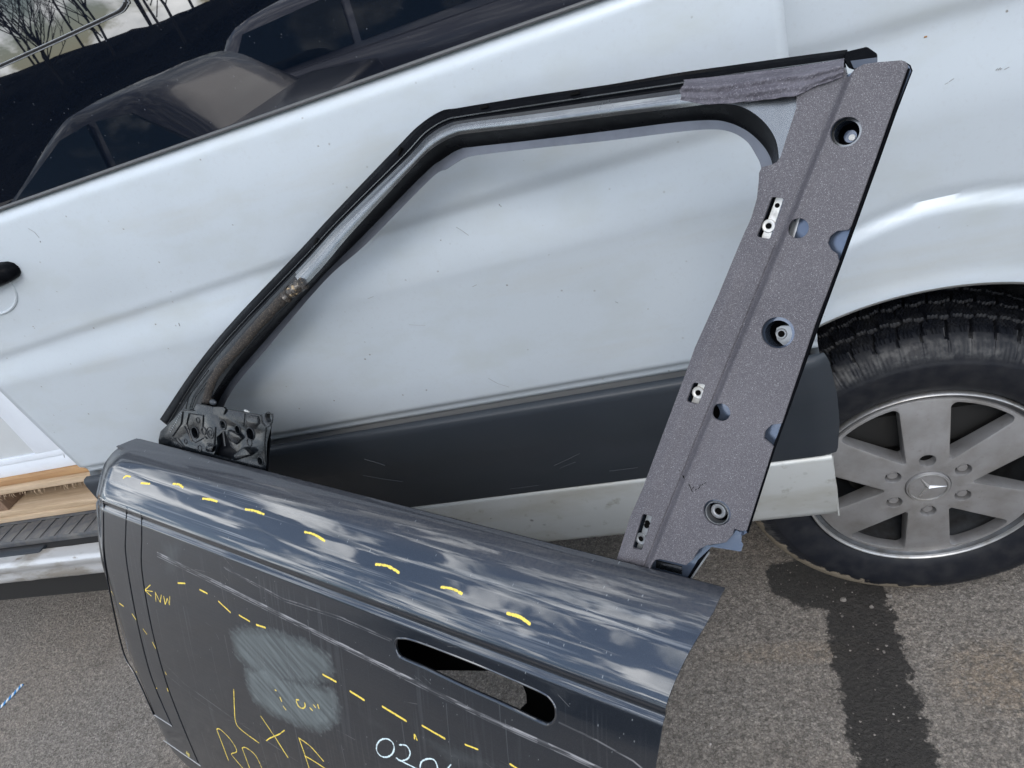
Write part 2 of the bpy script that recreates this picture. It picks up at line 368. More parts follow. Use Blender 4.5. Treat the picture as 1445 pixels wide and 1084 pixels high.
# =================================================================== VAN
van = thing('silver_van', 'silver panel van parked behind the loose door with its sliding side door pushed back', 'van', (-1.4, 2.0, 0))
VO = Vector((-1.4, 2.0, 0))
def vlink(o, parent=None):
    """parent a mesh built in world coordinates to the van (or to one of its parts)"""
    p = parent or van
    base = VO if p is van else (VO + p.location)
    o.parent = p
    o.data.transform(Matrix.Translation(-base)); return o
def sstep(a, b, x):
    t = max(0., min(1., (x - a) / (b - a))); return t * t * (3 - 2 * t)
def lerp(a, b, t): return a + (b - a) * t
def pw(x, pts):
    return float(np.interp(x, [p[0] for p in pts], [p[1] for p in pts]))
# ---- sliding door skin (world X from -1.545 to .105)
DY = 1.022
def cz1(X): return pw(X, [(-1.6, 1.128), (-1.44, 1.134), (-.705, 1.173), (-.35, 1.184), (-.04, 1.190), (.2, 1.194)])
def cz2(X): return pw(X, [(-1.6, 1.055), (-.66, 1.062), (.2, 1.075)])
def door_off(X, z):
    c1, c2 = cz1(X), cz2(X)
    o = 0.0
    fade = 1 - .35 * sstep(-.35, .15, X)
    if z >= c1: o = .004 * math.sin(max(0, min(1, (1.37 - z) / .2)) * math.pi) 
    else:
        a = sstep(c1, c1 - .020, z)          # overhang: steps inwards
        o = -.0052 * a * fade
        o += .0088 * sstep(c1 - .014, c2 + .002, z)
    if z < c2: o += -.014 * min(1, (c2 - z) / .26) - .0004 * sstep(c2, c2 - .012, z)
    if z < .805: o += -.012 * sstep(.803, .786, z)
    # pressing round the handle end
    o += -.0015 * sstep(-.2, .1, X)
    return o
def front_edge(z): return -1.545 + pw(z, [(.38, .012), (.6, .0), (.8, .004), (1.0, -.002), (1.4, -.004), (2.1, .04)])
def rear_edge(z): return pw(z, [(.38, .101), (.7, .108), (.8, .104), (1.32, .108), (2.1, .06)])
zs = sorted(set([round(v, 4) for v in list(np.arange(.775, 1.366, .0065))] + [1.366]))
def door_panel_mesh():
    rows = []
    NC = 110
    for z in zs:
        r = []
        for j in range(NC + 1):
            t = j / NC; X = lerp(front_edge(z), rear_edge(z), t)
            r.append((X, DY - door_off(X, z), z))
        rows.append(r)
    # shoulder turning in to the glass
    for dz, dy in ((1.371, .0008), (1.376, .0030), (1.381, .0065), (1.3855, .0115), (1.3880, .017)):
        rows.append([(lerp(front_edge(dz), rear_edge(dz), j / NC), DY + dy - (.0), dz) for j in range(NC + 1)])
    return grid_mesh('sliding_door', rows)
me = door_panel_mesh()
sdoor = link('sliding_door', me, M['van'], None, 60)
vlink(sdoor)
mods(sdoor, [('SOLIDIFY', dict(thickness=.0035, offset=-1))])
def sd(o): return vlink(o, sdoor)
# door edge return (thickness) rear and front
def ret_strip(name, edge, s):
    rows = []
    for z in list(np.arange(.39, 1.38, .03)):
        X = edge(z); o = DY - (door_off(X, z) if z > .775 else -.006)
        rows.append([(X, o + .002, z), (X - s * .002, o + .02, z), (X - s * .012, o + .05, z)])
    return sd(link(name, grid_mesh(name, rows), M['van'], None, 40))
ret_strip('door_edge', rear_edge, 1); ret_strip('door_edge', front_edge, -1)
sd(box_obj('door_inner', (-1.53, .085, DY + .035, DY + .045, .40, 2.0), M['inner']))
# glass
def rounded_rect(x0, x1, z0, z1, r, n=8):
    pts = []
    for cx, cz, a0 in ((x1 - r, z1 - r, 0), (x0 + r, z1 - r, 90), (x0 + r, z0 + r, 180), (x1 - r, z0 + r, 270)):
        for k in range(n + 1):
            a = math.radians(a0 + 90 * k / n); pts.append((cx + r * math.cos(a), cz + r * math.sin(a)))
    return pts
gl = bmesh.new(); gp = rounded_rect(-1.50, .02, 1.392, 2.02, .05)
prism(gl, [(x, DY + .006, z) for x, z in gp], [(x, DY + .012, z) for x, z in gp])
glass = sd(bm_obj('window_glass', gl, M['glass'], None, 30))
# rubber seal line under glass
bm = bmesh.new(); tube(bm, [(-1.53, DY + .004, 1.3905), (.06, DY + .004, 1.3905)], .0030, 8)
M['seal'] = mat('grey_seal', (.09, .095, .10), .5)
sd(bm_obj('window_seal', bm, M['seal']))
# frame of the sliding window pane
pth = [AY(*p, DY + .004) for p in ((-60, 118), (0, 91), (60, 64), (120, 36.5), (155, 20), (166, 14.5), (171, 9.5), (174, 3), (173, -6))]
pth += [Vector((-0.700, DY + .004, z)) + Vector((AY(173, -6, DY + .004)[0] + .700, 0, 0)) for z in (1.66, 1.75, 1.85, 1.95)]
for off, rr, mm in ((0, .0008, 'clip_dull'), (.0045, .0008, 'clip_dull')):
    bm = bmesh.new(); q = spline([Vector(p) + Vector((0.9 * off, 0, -off)) for p in pth], 60)
    tube(bm, q, rr, 6); sd(bm_obj('pane_frame', bm, M[mm]))
bm = bmesh.new(); q = spline([Vector(p) + Vector((.002, .0008, -.0022)) for p in pth], 60); tube(bm, q, .0016, 6); sd(bm_obj('pane_gasket', bm, M['rubber']))
# door frame above the glass
sd(box_obj('door_header', (-1.53, .08, DY, DY + .04, 2.02, 2.12), M['van'], None, .01))
sd(box_obj('door_post', (-1.548, -1.50, DY, DY + .04, 1.385, 2.02), M['van'], None, .008))
sd(box_obj('door_post', (.02, .104, DY, DY + .04, 1.392, 2.02), M['van'], None, .008))
# rubbing strip
rows = []
prof = [(.7745, .000), (.7740, .010), (.768, .0155), (.755, .017), (.685, .0185), (.680, .0175), (.62, .014), (.560, .010), (.551, .008), (.549, .0)]
for z, o in prof:
    r = []
    for j in range(81):
        t = j / 80; X = lerp(front_edge(z) + .003, .107, t)
        zc = (z - .66) / .115
        xe = .100 + .024 * math.sqrt(max(0, 1 - abs(zc * .93) ** 3.0)) if t > .9 else None
        if t > .9: X = lerp(lerp(front_edge(z), .107, .9), xe, (t - .9) / .1)
        e = sstep(1.0, .985, t)
        r.append((X, DY + .006 - o * (0.15 + .85 * e), z))
    rows.append(r)
strip = sd(link('rubbing_strip', grid_mesh('rubbing_strip', rows), M['trim'], None, 50))
# lower silver panel
rows = []
for z, o in ((.5485, -.002), (.546, .003), (.540, .0045), (.47, .004), (.40, -.002), (.388, -.006), (.383, -.014), (.383, -.04)):
    rows.append([(lerp(front_edge(z) + .003, .104 + (.003 if z < .54 else 0), j / 60), DY - o, z) for j in range(61)])
lowp = sd(link('lower_panel', grid_mesh('lower_panel', rows), M['van_low'], None, 50))
sd(box_obj('panel_end', (.1035, .1065, DY + .0, DY + .05, .386, .545), M['van_low']))
# door pull handle (black) and its cup
hz = AY(0, 381, DY)[2]
hb = bmesh.new()
prof_h = [(-1.252, .001), (-1.256, .010), (-1.266, .016), (-1.285, .0195), (-1.31, .0215), (-1.36, .022), (-1.44, .022), (-1.49, .018), (-1.505, .002)]
hp = [AY(31, 380, DY - .015), AY(0, 381, DY - .015)]
rings = []
for x, h in prof_h:
    rings.append([(x, DY - .004 - .030 * min(1, h / .020) * max(0, math.sin(math.pi * k / 15)) ** .6, 1.283 + (-1.252 - x) * -.02 - h * math.cos(math.pi * k / 15) * 1.0 + .004) for k in range(16)])
handle = sd(link('door_handle', grid_mesh('door_handle', rings), M['black'], None, 80)); fix(handle)
cup = []
for k in range(49):
    a = 2 * math.pi * k / 48
    cup.append((-1.375 + .076 * math.cos(a), 1.262 + .050 * math.sin(a)))
bm = bmesh.new(); tube(bm, [(x, DY - .003, z) for x, z in cup[:-1]], .0035, 8, closed=True)
M['vanlip'] = M['van']
sd(bm_obj('handle_cup_rim', bm, M['van']))
# ---- quarter panel with arch
QY = 1.09; WX, WZ, AR = .280, .352, .4715
def q_off(X, z):
    r = math.hypot(X - WX, z - WZ)
    o = .0
    c = 1.248 - .01 * (X - .1)                      # upper crease
    if z < c: o += -.007 * sstep(c, c - .030, z) + .010 * sstep(c - .022, c - .15, z)
    c = 1.092
    if z < c: o += -.004 * min(1, (c - z) / .10)
    # arch flare: raised ring with overhanging upper ledge
    up = sstep(-.05, .12, z - WZ)
    rf = r - AR - (.148 - .03 * max(0, min(1, (.28 - X) / .2)))
    fl = .013 * sstep(.004, -.018, rf) * up
    o += fl
    o += -.006 * sstep(.02, -.004, rf) * sstep(.06, .02, rf) * up
    o += .004 * sstep(.03, 0, r - AR) * up
    return o
NX, NZ = 190, 150
rows = []
for i in range(NZ + 1):
    z = .36 + (1.60 - .36) * i / NZ
    rows.append([((-1.05 + 2.65 * j / NX), QY - q_off(-1.05 + 2.65 * j / NX, z), z) for j in range(NX + 1)])
for z, dy in ((1.9, .02), (2.25, .06), (2.42, .12), (2.50, .22)):
    rows.append([((-1.05 + 2.65 * j / NX), QY + dy, z) for j in range(NX + 1)])
quarter = link('rear_quarter_panel', grid_mesh('rear_quarter_panel', rows), M['van'], None, None)
mods(quarter, [('SOLIDIFY', dict(thickness=.004, offset=1 if False else -1))])
bm = bmesh.new(); bmesh.ops.create_cone(bm, cap_ends=True, segments=160, radius1=AR, radius2=AR, depth=.4)
bmesh.ops.rotate(bm, verts=bm.verts, cent=(0, 0, 0), matrix=Matrix.Rotation(math.pi / 2, 3, 'X'))
bmesh.ops.translate(bm, verts=bm.verts, vec=(WX, QY, WZ))
cu = bm_obj('cutter', bm, None); cut(quarter, cu)
smooth_mesh(quarter.data, 45); vlink(quarter)
# arch lip return
rows = []
for k in range(121):
    a = math.radians(-5 + 190 * k / 120)
    x, z = WX + AR * math.cos(a), WZ + AR * math.sin(a)
    o = QY - q_off(x, z)
    rows.append([(WX + (AR + .002) * math.cos(a), o - .0015, WZ + (AR + .002) * math.sin(a)), (WX + (AR - .004) * math.cos(a), o + .002, WZ + (AR - .004) * math.sin(a)),
                 (WX + (AR - .004) * math.cos(a), o + .02, WZ + (AR - .004) * math.sin(a))])
vlink(link('arch_lip', grid_mesh('arch_lip', rows), M['van_low'], None, 60))
# wheel housing
rows = []
for k in range(61):
    a = math.radians(-15 + 210 * k / 60)
    rows.append([(WX + (AR + .01) * math.cos(a), yy, WZ + (AR + .01) * math.sin(a)) for yy in (QY + .02, QY + .2, QY + .42)])
vlink(link('wheel_housing', grid_mesh('wheel_housing', rows), M['dark'], None, 60))
vlink(box_obj('wheel_housing', (WX - .52, WX + .52, QY + .42, QY + .43, .25, .85), M['dark']))
# ---- rest of the shell
vlink(box_obj('floor_pan', (-4.1, 1.6, 1.16, 2.98, .42, .50), M['dark']))
vlink(box_obj('cargo_floor', (-2.62, 1.5, 1.215, 2.9, .5005, .506), M['step']))
vlink(box_obj('far_side', (-3.2, 1.6, 2.97, 3.0, .40, 2.45), M['van'], None, .01))
vlink(box_obj('rear_doors', (1.57, 1.60, 1.13, 2.96, .45, 2.45), M['van'], None, .01))
vlink(box_obj('bulkhead', (-2.66, -2.63, 1.15, 2.96, .5, 2.4), M['inner']))
vlink(box_obj('door_pillar', (-1.30, -1.05, 1.11, 1.16, .44, 2.45), M['van'], None, .01))
bm = bmesh.new()
rp = [(1.10, 2.35), (1.14, 2.47), (1.24, 2.55), (1.5, 2.60), (2.05, 2.62), (2.6, 2.60), (2.85, 2.55), (2.96, 2.47), (3.0, 2.35), (2.97, 2.35), (2.8, 2.50), (2.05, 2.58), (1.3, 2.50), (1.14, 2.35)]
prism(bm, [(-2.95, y, z) for y, z in rp], [(1.60, y, z) for y, z in rp])
vlink(bm_obj('roof', bm, M['van'], None, 60))
vlink(box_obj('header_rail', (-2.66, -1.05, 1.10, 1.16, 2.12, 2.36), M['van'], None, .01))
# cab: side profile loft
cab = [(-2.66, .42), (-4.20, .42), (-4.42, .55), (-4.46, .85), (-4.30, 1.12), (-3.62, 1.32), (-2.95, 2.35), (-2.66, 2.40)]
bm = bmesh.new(); prism(bm, [(x, 1.10, z) for x, z in cab], [(x, 2.99, z) for x, z in cab])
bmesh.ops.bevel(bm, geom=list(bm.edges), offset=.05, segments=3, affect='EDGES', profile=.5)
vlink(bm_obj('cab', bm, M['van'], None, 50))
bm = bmesh.new(); cw = [(-2.75, 1.40), (-3.45, 1.40), (-2.98, 2.12), (-2.75, 2.15)]
prism(bm, [(x, 1.09, z) for x, z in cw], [(x, 1.12, z) for x, z in cw]); vlink(bm_obj('cab_window', bm, M['glass'], None, 30))
bm = bmesh.new(); prism(bm, [(-3.66, 1.25, 1.36), (-3.66, 2.85, 1.36), (-3.02, 2.78, 2.30), (-3.02, 1.32, 2.30)], [(-3.62, 1.25, 1.34), (-3.62, 2.85, 1.34), (-2.98, 2.78, 2.28), (-2.98, 1.32, 2.28)])
vlink(bm_obj('windscreen', bm, M['glass'], None, 30))
# ---- side step and sill under the open doorway
rows = []
for z, y in ((.413, 1.075), (.416, 1.052), (.424, 1.047), (.440, 1.050), (.449, 1.056), (.462, 1.050), (.476, 1.047), (.486, 1.052), (.489, 1.068), (.489, 1.10)):
    rows.append([(-2.66 + 1.62 * j / 60, y + .002 * math.sin(j * 1.7) * (j % 7 == 0), z) for j in range(61)])
vlink(fix(link('sill_rail', grid_mesh('sill_rail', rows), M['sill'], None, 60)))
vlink(box_obj('sill_track', (-2.66, -1.05, 1.10, 1.13, .40, .485), M['rubber']))
vlink(box_obj('sill_lower', (-2.66, -1.05, 1.09, 1.12, .30, .415), M['dark']))
vlink(box_obj('track_guide', (-2.66, -2.02, 1.085, 1.12, .470, .495), M['trim'], None, .010))
vlink(box_obj('step_riser', (-2.66, -1.05, 1.131, 1.135, .40, .498), M['step']))
st = vlink(box_obj('step_tread', (-2.66, -1.05, 1.133, 1.214, .490, .5005), M['step'], None, .003))
ribm = None
for k in range(26):
    x = -2.62 + k * .060
    if ribm is None:
        bm = bmesh.new(); box(bm, -.022, .022, -.038, .038, 0, .0035, .0015)
        o = bm_obj('tread_rib', bm, M['step'], None, 35); ribm = o
    else:
        o = ribm.copy(); COL.objects.link(o)
    o.parent = st; o.location = Vector((x, 1.174, .5003)) - VO
# ---- wheel
def tyre_mesh():
    RO, RI, YW = .355, .2255, .235      # outer radius, bead radius, width
    prof = []   # (r, y) from outer bead over the tread to the inner bead; y=0 at outer sidewall plane
    base = [(.2250, .020), (.2290, .012), (.2350, .006), (.250, .0005), (.275, -.005), (.296, -.006), (.302, -.0055), (.3035, -.0045), (.309, -.004), (.320, .0005), (.330, .008), (.338, .016), (.3445, .026), (.3490, .036)]
    base2 = [(.3490 + .0045 * (1 - ((y - .1155) / .0795) ** 2), y) for y in np.linspace(.0365, .1945, 46)]
    prof = base[:-1] + base2 + [(r, .231 - y) for r, y in base[::-1]]
    n = 1080; rows = []
    P = 56
    for k in range(n):
        a = 2 * math.pi * k / n; ph = (a / (2 * math.pi) * P)
        row = []
        for r, y in prof:
            rr = r
            if .024 < y < .207 and r > .338:
                d = 0
                zig = .0030 * math.sin(2 * math.pi * ph)
                for gy in (.068, .115, .163):
                    if abs(y - gy - zig) < .0036: d = .008
                yy = min(y, .231 - y)
                skew = .26 * math.sin((yy - .02) / .05 * 1.5)
                fr = (ph + skew + (.5 if y > .115 else 0)) % 1
                if yy < .066:
                    if fr < .13: d = max(d, .0075)
                    elif yy > .036 and abs(((fr * 7 + abs((yy * 160) % 2 - 1) * 1.2) % 1) - .5) < .14: d = max(d, .0026)
                else:
                    if (fr + .3) % 1 < .11: d = max(d, .007)
                    elif abs(((fr * 6 + abs((yy * 160) % 2 - 1) * 1.2) % 1) - .5) < .15: d = max(d, .0026)
                rr -= d
            elif .3085 < r < .339 and y < .1:
                fr = (ph + .10) % 1
                if fr < .11: rr -= .0022
                elif r < .333 and abs(((ph * 5) % 1) - .5) < .20: rr -= .0012
            row.append((rr * math.cos(a), y, rr * math.sin(a)))
        rows.append(row)
    return grid_mesh('tyre', rows, closed_v=True)
def arc_pts(cx, cz, r, a0, a1, n): return [(cx + r * math.cos(math.radians(lerp(a0, a1, k / n))), cz + r * math.sin(math.radians(lerp(a0, a1, k / n)))) for k in range(n + 1)]
def cyl(bm, x, y0, y1, z, r, seg=32, r2=None):
    q = bmesh.ops.create_cone(bm, cap_ends=True, segments=seg, radius1=r, radius2=r if r2 is None else r2, depth=abs(y1 - y0))
    bmesh.ops.rotate(bm, verts=q['verts'], cent=(0, 0, 0), matrix=Matrix.Rotation(math.pi / 2, 3, 'X'))
    bmesh.ops.translate(bm, verts=q['verts'], vec=(x, (y0 + y1) / 2, z)); return q
def rim_face():
    # spoke face: a dished plate with six windows
    plate = revolve('spokes', [(.0, -.006), (.030, -.006), (.060, -.007), (.085, -.0065), (.12, -.003), (.17, .002), (.2100, .0070), (.2125, .012), (.2110, .030), (.12, .028), (.06, .028), (.0, .028)], 144)
    o = link('spokes', plate, None); fix(o)
    bm = bmesh.new(); bm.from_mesh(o.data); bmesh.ops.remove_doubles(bm, verts=bm.verts, dist=1e-5); bmesh.ops.recalc_face_normals(bm, faces=bm.faces); bm.to_mesh(o.data); bm.free()
    bm = bmesh.new()
    for k in range(6):
        th = math.radians(60 * k)          # window centre; spokes at 30, 90, ...
        # outline in local polar: outer arc r .198, half width ; rounded towards hub
        ro, ri = .2065, .0760
        pts = []
        hw = .0355     # half width of a spoke
        def pp_(r, s):   # point on window flank at radius r: parallel to the neighbouring spoke flank
            w = hw + .0055 * max(0, (r - .08) / .125)
            ang = math.radians(30) - math.asin(min(.98, w / r))
            return (r, s * max(.0, ang))
        fl = [pp_(r, 1) for r in np.linspace(ri + .0055, ro - .012, 9)]
        outer = [(ro - .012 + .012 * math.sin(t), fl[-1][1] - .06 * (1 - math.cos(t))) for t in np.linspace(.3, 1.57, 5)]
        half = fl + outer
        half = [(ri + .0005, half[0][1] * .55), *half]
        pts = [(r, a) for r, a in half] + [(ro, a) for a in np.linspace(half[-1][1] * .8, -half[-1][1] * .8, 7)] + [(r, -a) for r, a in half[::-1]]
        P2 = [(r * math.cos(th + a), r * math.sin(th + a)) for r, a in pts]
        # front opening wider than the back one: the walls slope
        c = np.mean(P2, 0)
        prism(bm, [(x, -.03, z) for x, z in P2], [(lerp(x, c[0], .17), .09, lerp(z, c[1], .17)) for x, z in P2])
    w = bm_obj('cutter', bm, None, None, None); fix(w); cut(o, w)
    bm = bmesh.new()
    for k in range(6):
        a = math.radians(90 + 60 * k); cyl(bm, .0705 * math.cos(a), -.04, .014, .0705 * math.sin(a), .0150, 28)
    w = bm_obj('cutter', bm, None, None, None); cut(o, w)
    bm = bmesh.new(); cyl(bm, 0, -.04, .002, 0, .0415, 48); w = bm_obj('cutter', bm, None, None, None); cut(o, w)
    mods(o, [('BEVEL', dict(width=.0022, segments=2, limit_method='ANGLE', angle_limit=math.radians(38)))])
    smooth_mesh(o.data, 50); o.data.materials.clear(); o.data.materials.append(M['alloy']); return o
def make_wheel(cx, cz, yf, flip=False):
    """yf: world Y of the rim lip"""
    w = bpy.data.objects.new('wheel', None); COL.objects.link(w); w.parent = van
    w.location = Vector((cx, yf, cz)) - VO
    if flip: w.rotation_euler = (0, 0, math.pi)
    return w
YF = 1.11
wheel = make_wheel(WX, .354, YF)
ty = link('tyre', tyre_mesh(), M['tyre'], wheel, 32); ty.location = (0, -.004, 0); fix(ty)
rim = link('rim', revolve('rim', [(.2262, .016), (.2278, .006), (.2272, .001), (.2250, -.001), (.2225, .000), (.2215, .0025), (.2205, .006)], 160), M['alloy_lip'], wheel, 50); fix(rim)
bar = link('rim_barrel', revolve('rim_barrel', [(.2210, .005), (.2165, .0075), (.2125, .010), (.2105, .016), (.2075, .05), (.197, .10), (.190, .17), (.19, .19), (.06, .195)], 96), M['barrel'], wheel, 60); fix(bar)
sp = rim_face(); sp.parent = wheel
for k in range(6):
    a = math.radians(90 + 60 * k)
    bm = bmesh.new(); cyl(bm, 0, .0105, .0138, 0, .0149, 28); o = bm_obj('bolt_pocket_shade', bm, M['hole'], wheel); o.location = (.0705 * math.cos(a), 0, .0705 * math.sin(a))  # black disc stands for the shade inside the bolt pocket
    if k == 0: continue
    bm = bmesh.new(); q = cyl(bm, 0, -.002, .013, 0, .0094, 24, ); 
    bmesh.ops.bevel(bm, geom=[e for e in bm.edges if len(e.link_faces) == 2 and abs(e.calc_face_angle(0)) > 1], offset=.0018, segments=2, affect='EDGES')
    o = bm_obj('wheel_bolt', bm, M['alloy'], wheel); o.location = (.0705 * math.cos(a), 0, .0705 * math.sin(a))
# centre cap with the three pointed star
cap = link('centre_cap', revolve('centre_cap', [(.0001, .0105), (.030, .0108), (.034, .0112), (.0355, .009), (.0385, .0085), (.0400, .011), (.0400, .02)], 72), M['alloy'], wheel, 40); fix(cap); cap.location = (0, -.0185, 0)
bm = bmesh.new(); tube(bm, [(.0352 * math.cos(a), .0092, .0352 * math.sin(a)) for a in np.linspace(0, 2 * math.pi, 64, endpoint=False)], .0016, 8, closed=True)
bm_obj('emblem_ring', bm, M['alloy_lip'], cap)
bm = bmesh.new()
c0 = bm.verts.new((0, .0062, 0)); pts = []
for k in range(3):
    a = math.radians(-4 + 120 * k); b_ = a + math.radians(60)
    pts += [bm.verts.new((.0345 * math.cos(a), .0098, .0345 * math.sin(a))), bm.verts.new((.0052 * math.cos(b_), .0100, .0052 * math.sin(b_)))]
for i in range(6): bm.faces.new((c0, pts[i], pts[(i + 1) % 6]))
M['star'] = mat('bright_star', (.62, .62, .62), .25, .8)
bm_obj('star_emblem', bm, M['star'], cap, 5)
bm_ = link('brake_disc', revolve('brake_disc', [(.05, .075), (.14, .075), (.14, .10), (.05, .10)], 64), M['dark'], wheel, 30)
bm = bmesh.new()
q = arc_pts(0, 0, .150, 20, 58, 10) + arc_pts(0, 0, .095, 58, 20, 10)
prism(bm, [(x, .060, z) for x, z in q], [(x, .11, z) for x, z in q]); bm_obj('brake_caliper', bm, M['brake'], wheel, 30)
# the other three wheels reuse the parts
def copy_tree(src, parent):
    for ch in list(src.children):
        c = ch.copy(); COL.objects.link(c); c.parent = parent; c.matrix_parent_inverse = ch.matrix_parent_inverse
        copy_tree(ch, c)
for cx, yf, fl in ((WX - 3.66, YF, False), (WX - 3.66, 2.98, True), (WX, 2.98, True)):
    w = make_wheel(cx, .354, yf, fl); copy_tree(wheel, w)

# ---- things inside the open doorway
pal = thing('wooden_pallet', 'worn wooden pallet on the van floor in the open side doorway', 'pallet', (-2.2, 1.6, .507))
PO = Vector((-2.2, 1.6, .507))
def pb(name, dims, m, bev=.002):
    o = box_obj(name, dims, M[m], None, bev); o.parent = pal; o.data.transform(Matrix.Translation(-PO)); return o
y0 = 1.225
for k in range(5): pb('deck_board', (-2.75, -1.70, y0 + .012 + k * .19, y0 + .012 + k * .19 + .11, .636, .656), 'wood_b' if k == 0 else 'wood_a')
for x0 in (-2.75, -2.29, -1.83): pb('stringer_board', (x0, x0 + .13, y0 + .004, y0 + .85, .613, .6355), 'wood_a')
pb('stringer_board', (-2.755, -1.695, y0, y0 + .10, .6135, .635), 'wood_a')
pb('shade_board', (-2.75, -1.70, y0 + .115, y0 + .13, .548, .613), 'wood_d')  # board added in darker wood for the shade inside the fork opening
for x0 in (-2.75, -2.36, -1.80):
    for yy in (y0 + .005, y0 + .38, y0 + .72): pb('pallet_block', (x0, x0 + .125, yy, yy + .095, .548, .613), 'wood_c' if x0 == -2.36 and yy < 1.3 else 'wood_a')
for yy in (y0, y0 + .38, y0 + .72): pb('base_board', (-2.75, -1.70, yy - .002, yy + .10, .528, .5475), 'wood_a')
for yy in (y0, y0 + .38, y0 + .72): pb('base_board', (-2.75, -1.70, yy - .006, yy + .10, .508, .527), 'wood_a')
bm = bmesh.new()
for k in range(46):
    x = random.uniform(-2.3, -1.85); a = random.uniform(-.6, .6); l = random.uniform(.004, .018)
    tube(bm, [(x, y0 - .001, .614), (x + l * .5 * a, y0 - .004, .614 - l * .6), (x + l * a, y0 - .003, .614 - l)], .0007, 4)
o = bm_obj('splinters', bm, M['wood_a'], pal); o.data.transform(Matrix.Translation(-PO)); o['kind'] = 'stuff'
cabi = thing('white_cabinet', 'white framed cabinet standing on the wooden pallet inside the van', 'cabinet', (-2.25, 1.5, .657))
CO = Vector((-2.25, 1.5, .657))
def cb(name, dims, m, bev=.002):
    o = box_obj(name, dims, M[m], None, bev); o.parent = cabi; o.data.transform(Matrix.Translation(-CO)); return o
cb('carcass', (-2.60, -1.80, 1.262, 1.80, .657, 1.50), 'cabinet')
cb('plinth', (-2.60, -1.798, 1.252, 1.262, .657, .700), 'cabinet')
cb('frame_rail', (-2.60, -1.80, 1.249, 1.2615, .7015, .722), 'cabinet')
cb('frame_stile', (-1.972, -1.80, 1.248, 1.2618, .7225, 1.50), 'cabinet')
cb('door_panel', (-2.60, -1.9725, 1.257, 1.2615, .7225, 1.50), 'cab_panel', 0)

# =================================================================== LEANING CAR DOOR
door = bpy.data.objects.new('car_door', None); COL.objects.link(door)
org = DP + BL * DL + BU * DU
dm = Matrix.Identity(4)
for i in range(3):
    dm[i][0] = -DL[i]; dm[i][1] = -DN[i]; dm[i][2] = DU[i]; dm[i][3] = org[i]
door.matrix_world = dm; door.empty_display_size = .1
tag(door, 'dark grey metallic car door shell with yellow pen marks, leaning against the silver van', 'car door')

# ---- skin wear and pen marks, drawn once as flat print on the panel
PXM = 1800.; UW, UH = 1.50, .86; L1, Ub = 1.0, -1.36       # map covers l in [-.5,1.0], u in [-1.36,-.5]
IW, IH = int(UW * PXM), int(UH * PXM)
def tx(x, y): l, u, n = SK(x, y); return ((L1 - l) * PXM, (u - Ub) * PXM)
ink = np.zeros((IH, IW, 4), np.float32); wear = np.zeros((IH, IW, 4), np.float32); wear[..., 3] = 1
rng = np.random.RandomState(3)
def vnoise(h, w, cell, seed, cellx=None):
    r = np.random.RandomState(seed); cy, cx = cell, cellx or cell
    gh, gw = int(h / cy) + 3, int(w / cx) + 3; g_ = r.rand(gh, gw).astype(np.float32)
    ys = np.arange(h) / cy; xs = np.arange(w) / cx
    yi = ys.astype(int); xi = xs.astype(int); fy = (ys - yi)[:, None]; fx = (xs - xi)[None]
    fy = fy * fy * (3 - 2 * fy); fx = fx * fx * (3 - 2 * fx)
    a = g_[yi][:, xi]; b = g_[yi][:, xi + 1]; c = g_[yi + 1][:, xi]; d = g_[yi + 1][:, xi + 1]
    return (a * (1 - fx) + b * fx) * (1 - fy) + (c * (1 - fx) + d * fx) * fy
def seg_dist(P0, P1, w, fn):
    x0, x1 = int(max(0, min(P0[0], P1[0]) - w)), int(min(IW, max(P0[0], P1[0]) + w + 1))
    y0_, y1_ = int(max(0, min(P0[1], P1[1]) - w)), int(min(IH, max(P0[1], P1[1]) + w + 1))
    if x1 <= x0 or y1_ <= y0_: return
    X, Y = np.meshgrid(np.arange(x0, x1), np.arange(y0_, y1_)); dx, dy = P1[0] - P0[0], P1[1] - P0[1]
    t = np.clip(((X - P0[0]) * dx + (Y - P0[1]) * dy) / (dx * dx + dy * dy + 1e-9), 0, 1)
    d = np.hypot(X - P0[0] - t * dx, Y - P0[1] - t * dy); fn(slice(y0_, y1_), slice(x0, x1), d, t)
pen = vnoise(IH, IW, 4, 77) * .5 + vnoise(IH, IW, 1.7, 78) * .5
def stroke(pts, wmm, col, sm=True):
    q = [tx(*p) for p in pts]
    if len(q) > 2 and sm: q = spline(q, (len(q) - 1) * 6)
    w = wmm * PXM / 1000 / 2
    for a, b in zip(q[:-1], q[1:]):
        w_ = w * (1 + .22 * rng.uniform(-1, 1))
        def fn(sy, sx, d, t):
            al = np.clip((w_ - d + (pen[sy, sx] - .5) * 1.6) / 1.5 + .5, 0, 1) * np.clip(pen[sy, sx] * 1.3 + .42, 0, 1)
            for c in range(3): ink[sy, sx, c] = np.where(al > 0, col[c], ink[sy, sx, c])
            ink[sy, sx, 3] = np.maximum(ink[sy, sx, 3], al)
        seg_dist(a, b, w + 3, fn)
YE = (.80, .62, .09); PA = (.62, .75, .80)
dash = [[(174, 675), (178, 672), (184, 673)], [(199, 682), (211, 683)], [(244, 683), (252, 684), (258, 688)], [(286, 704), (296, 705), (306, 708)], [(346, 719), (358, 721), (372, 726)],
        [(430, 751), (444, 755), (457.6, 763.7)], [(530.4, 796.6), (546, 799), (562.3, 808)], [(622.8, 829), (637, 831), (651, 838)], [(715.8, 866), (733, 871), (747, 880.6)]]
for d_ in dash: stroke(d_, 3.2, YE)
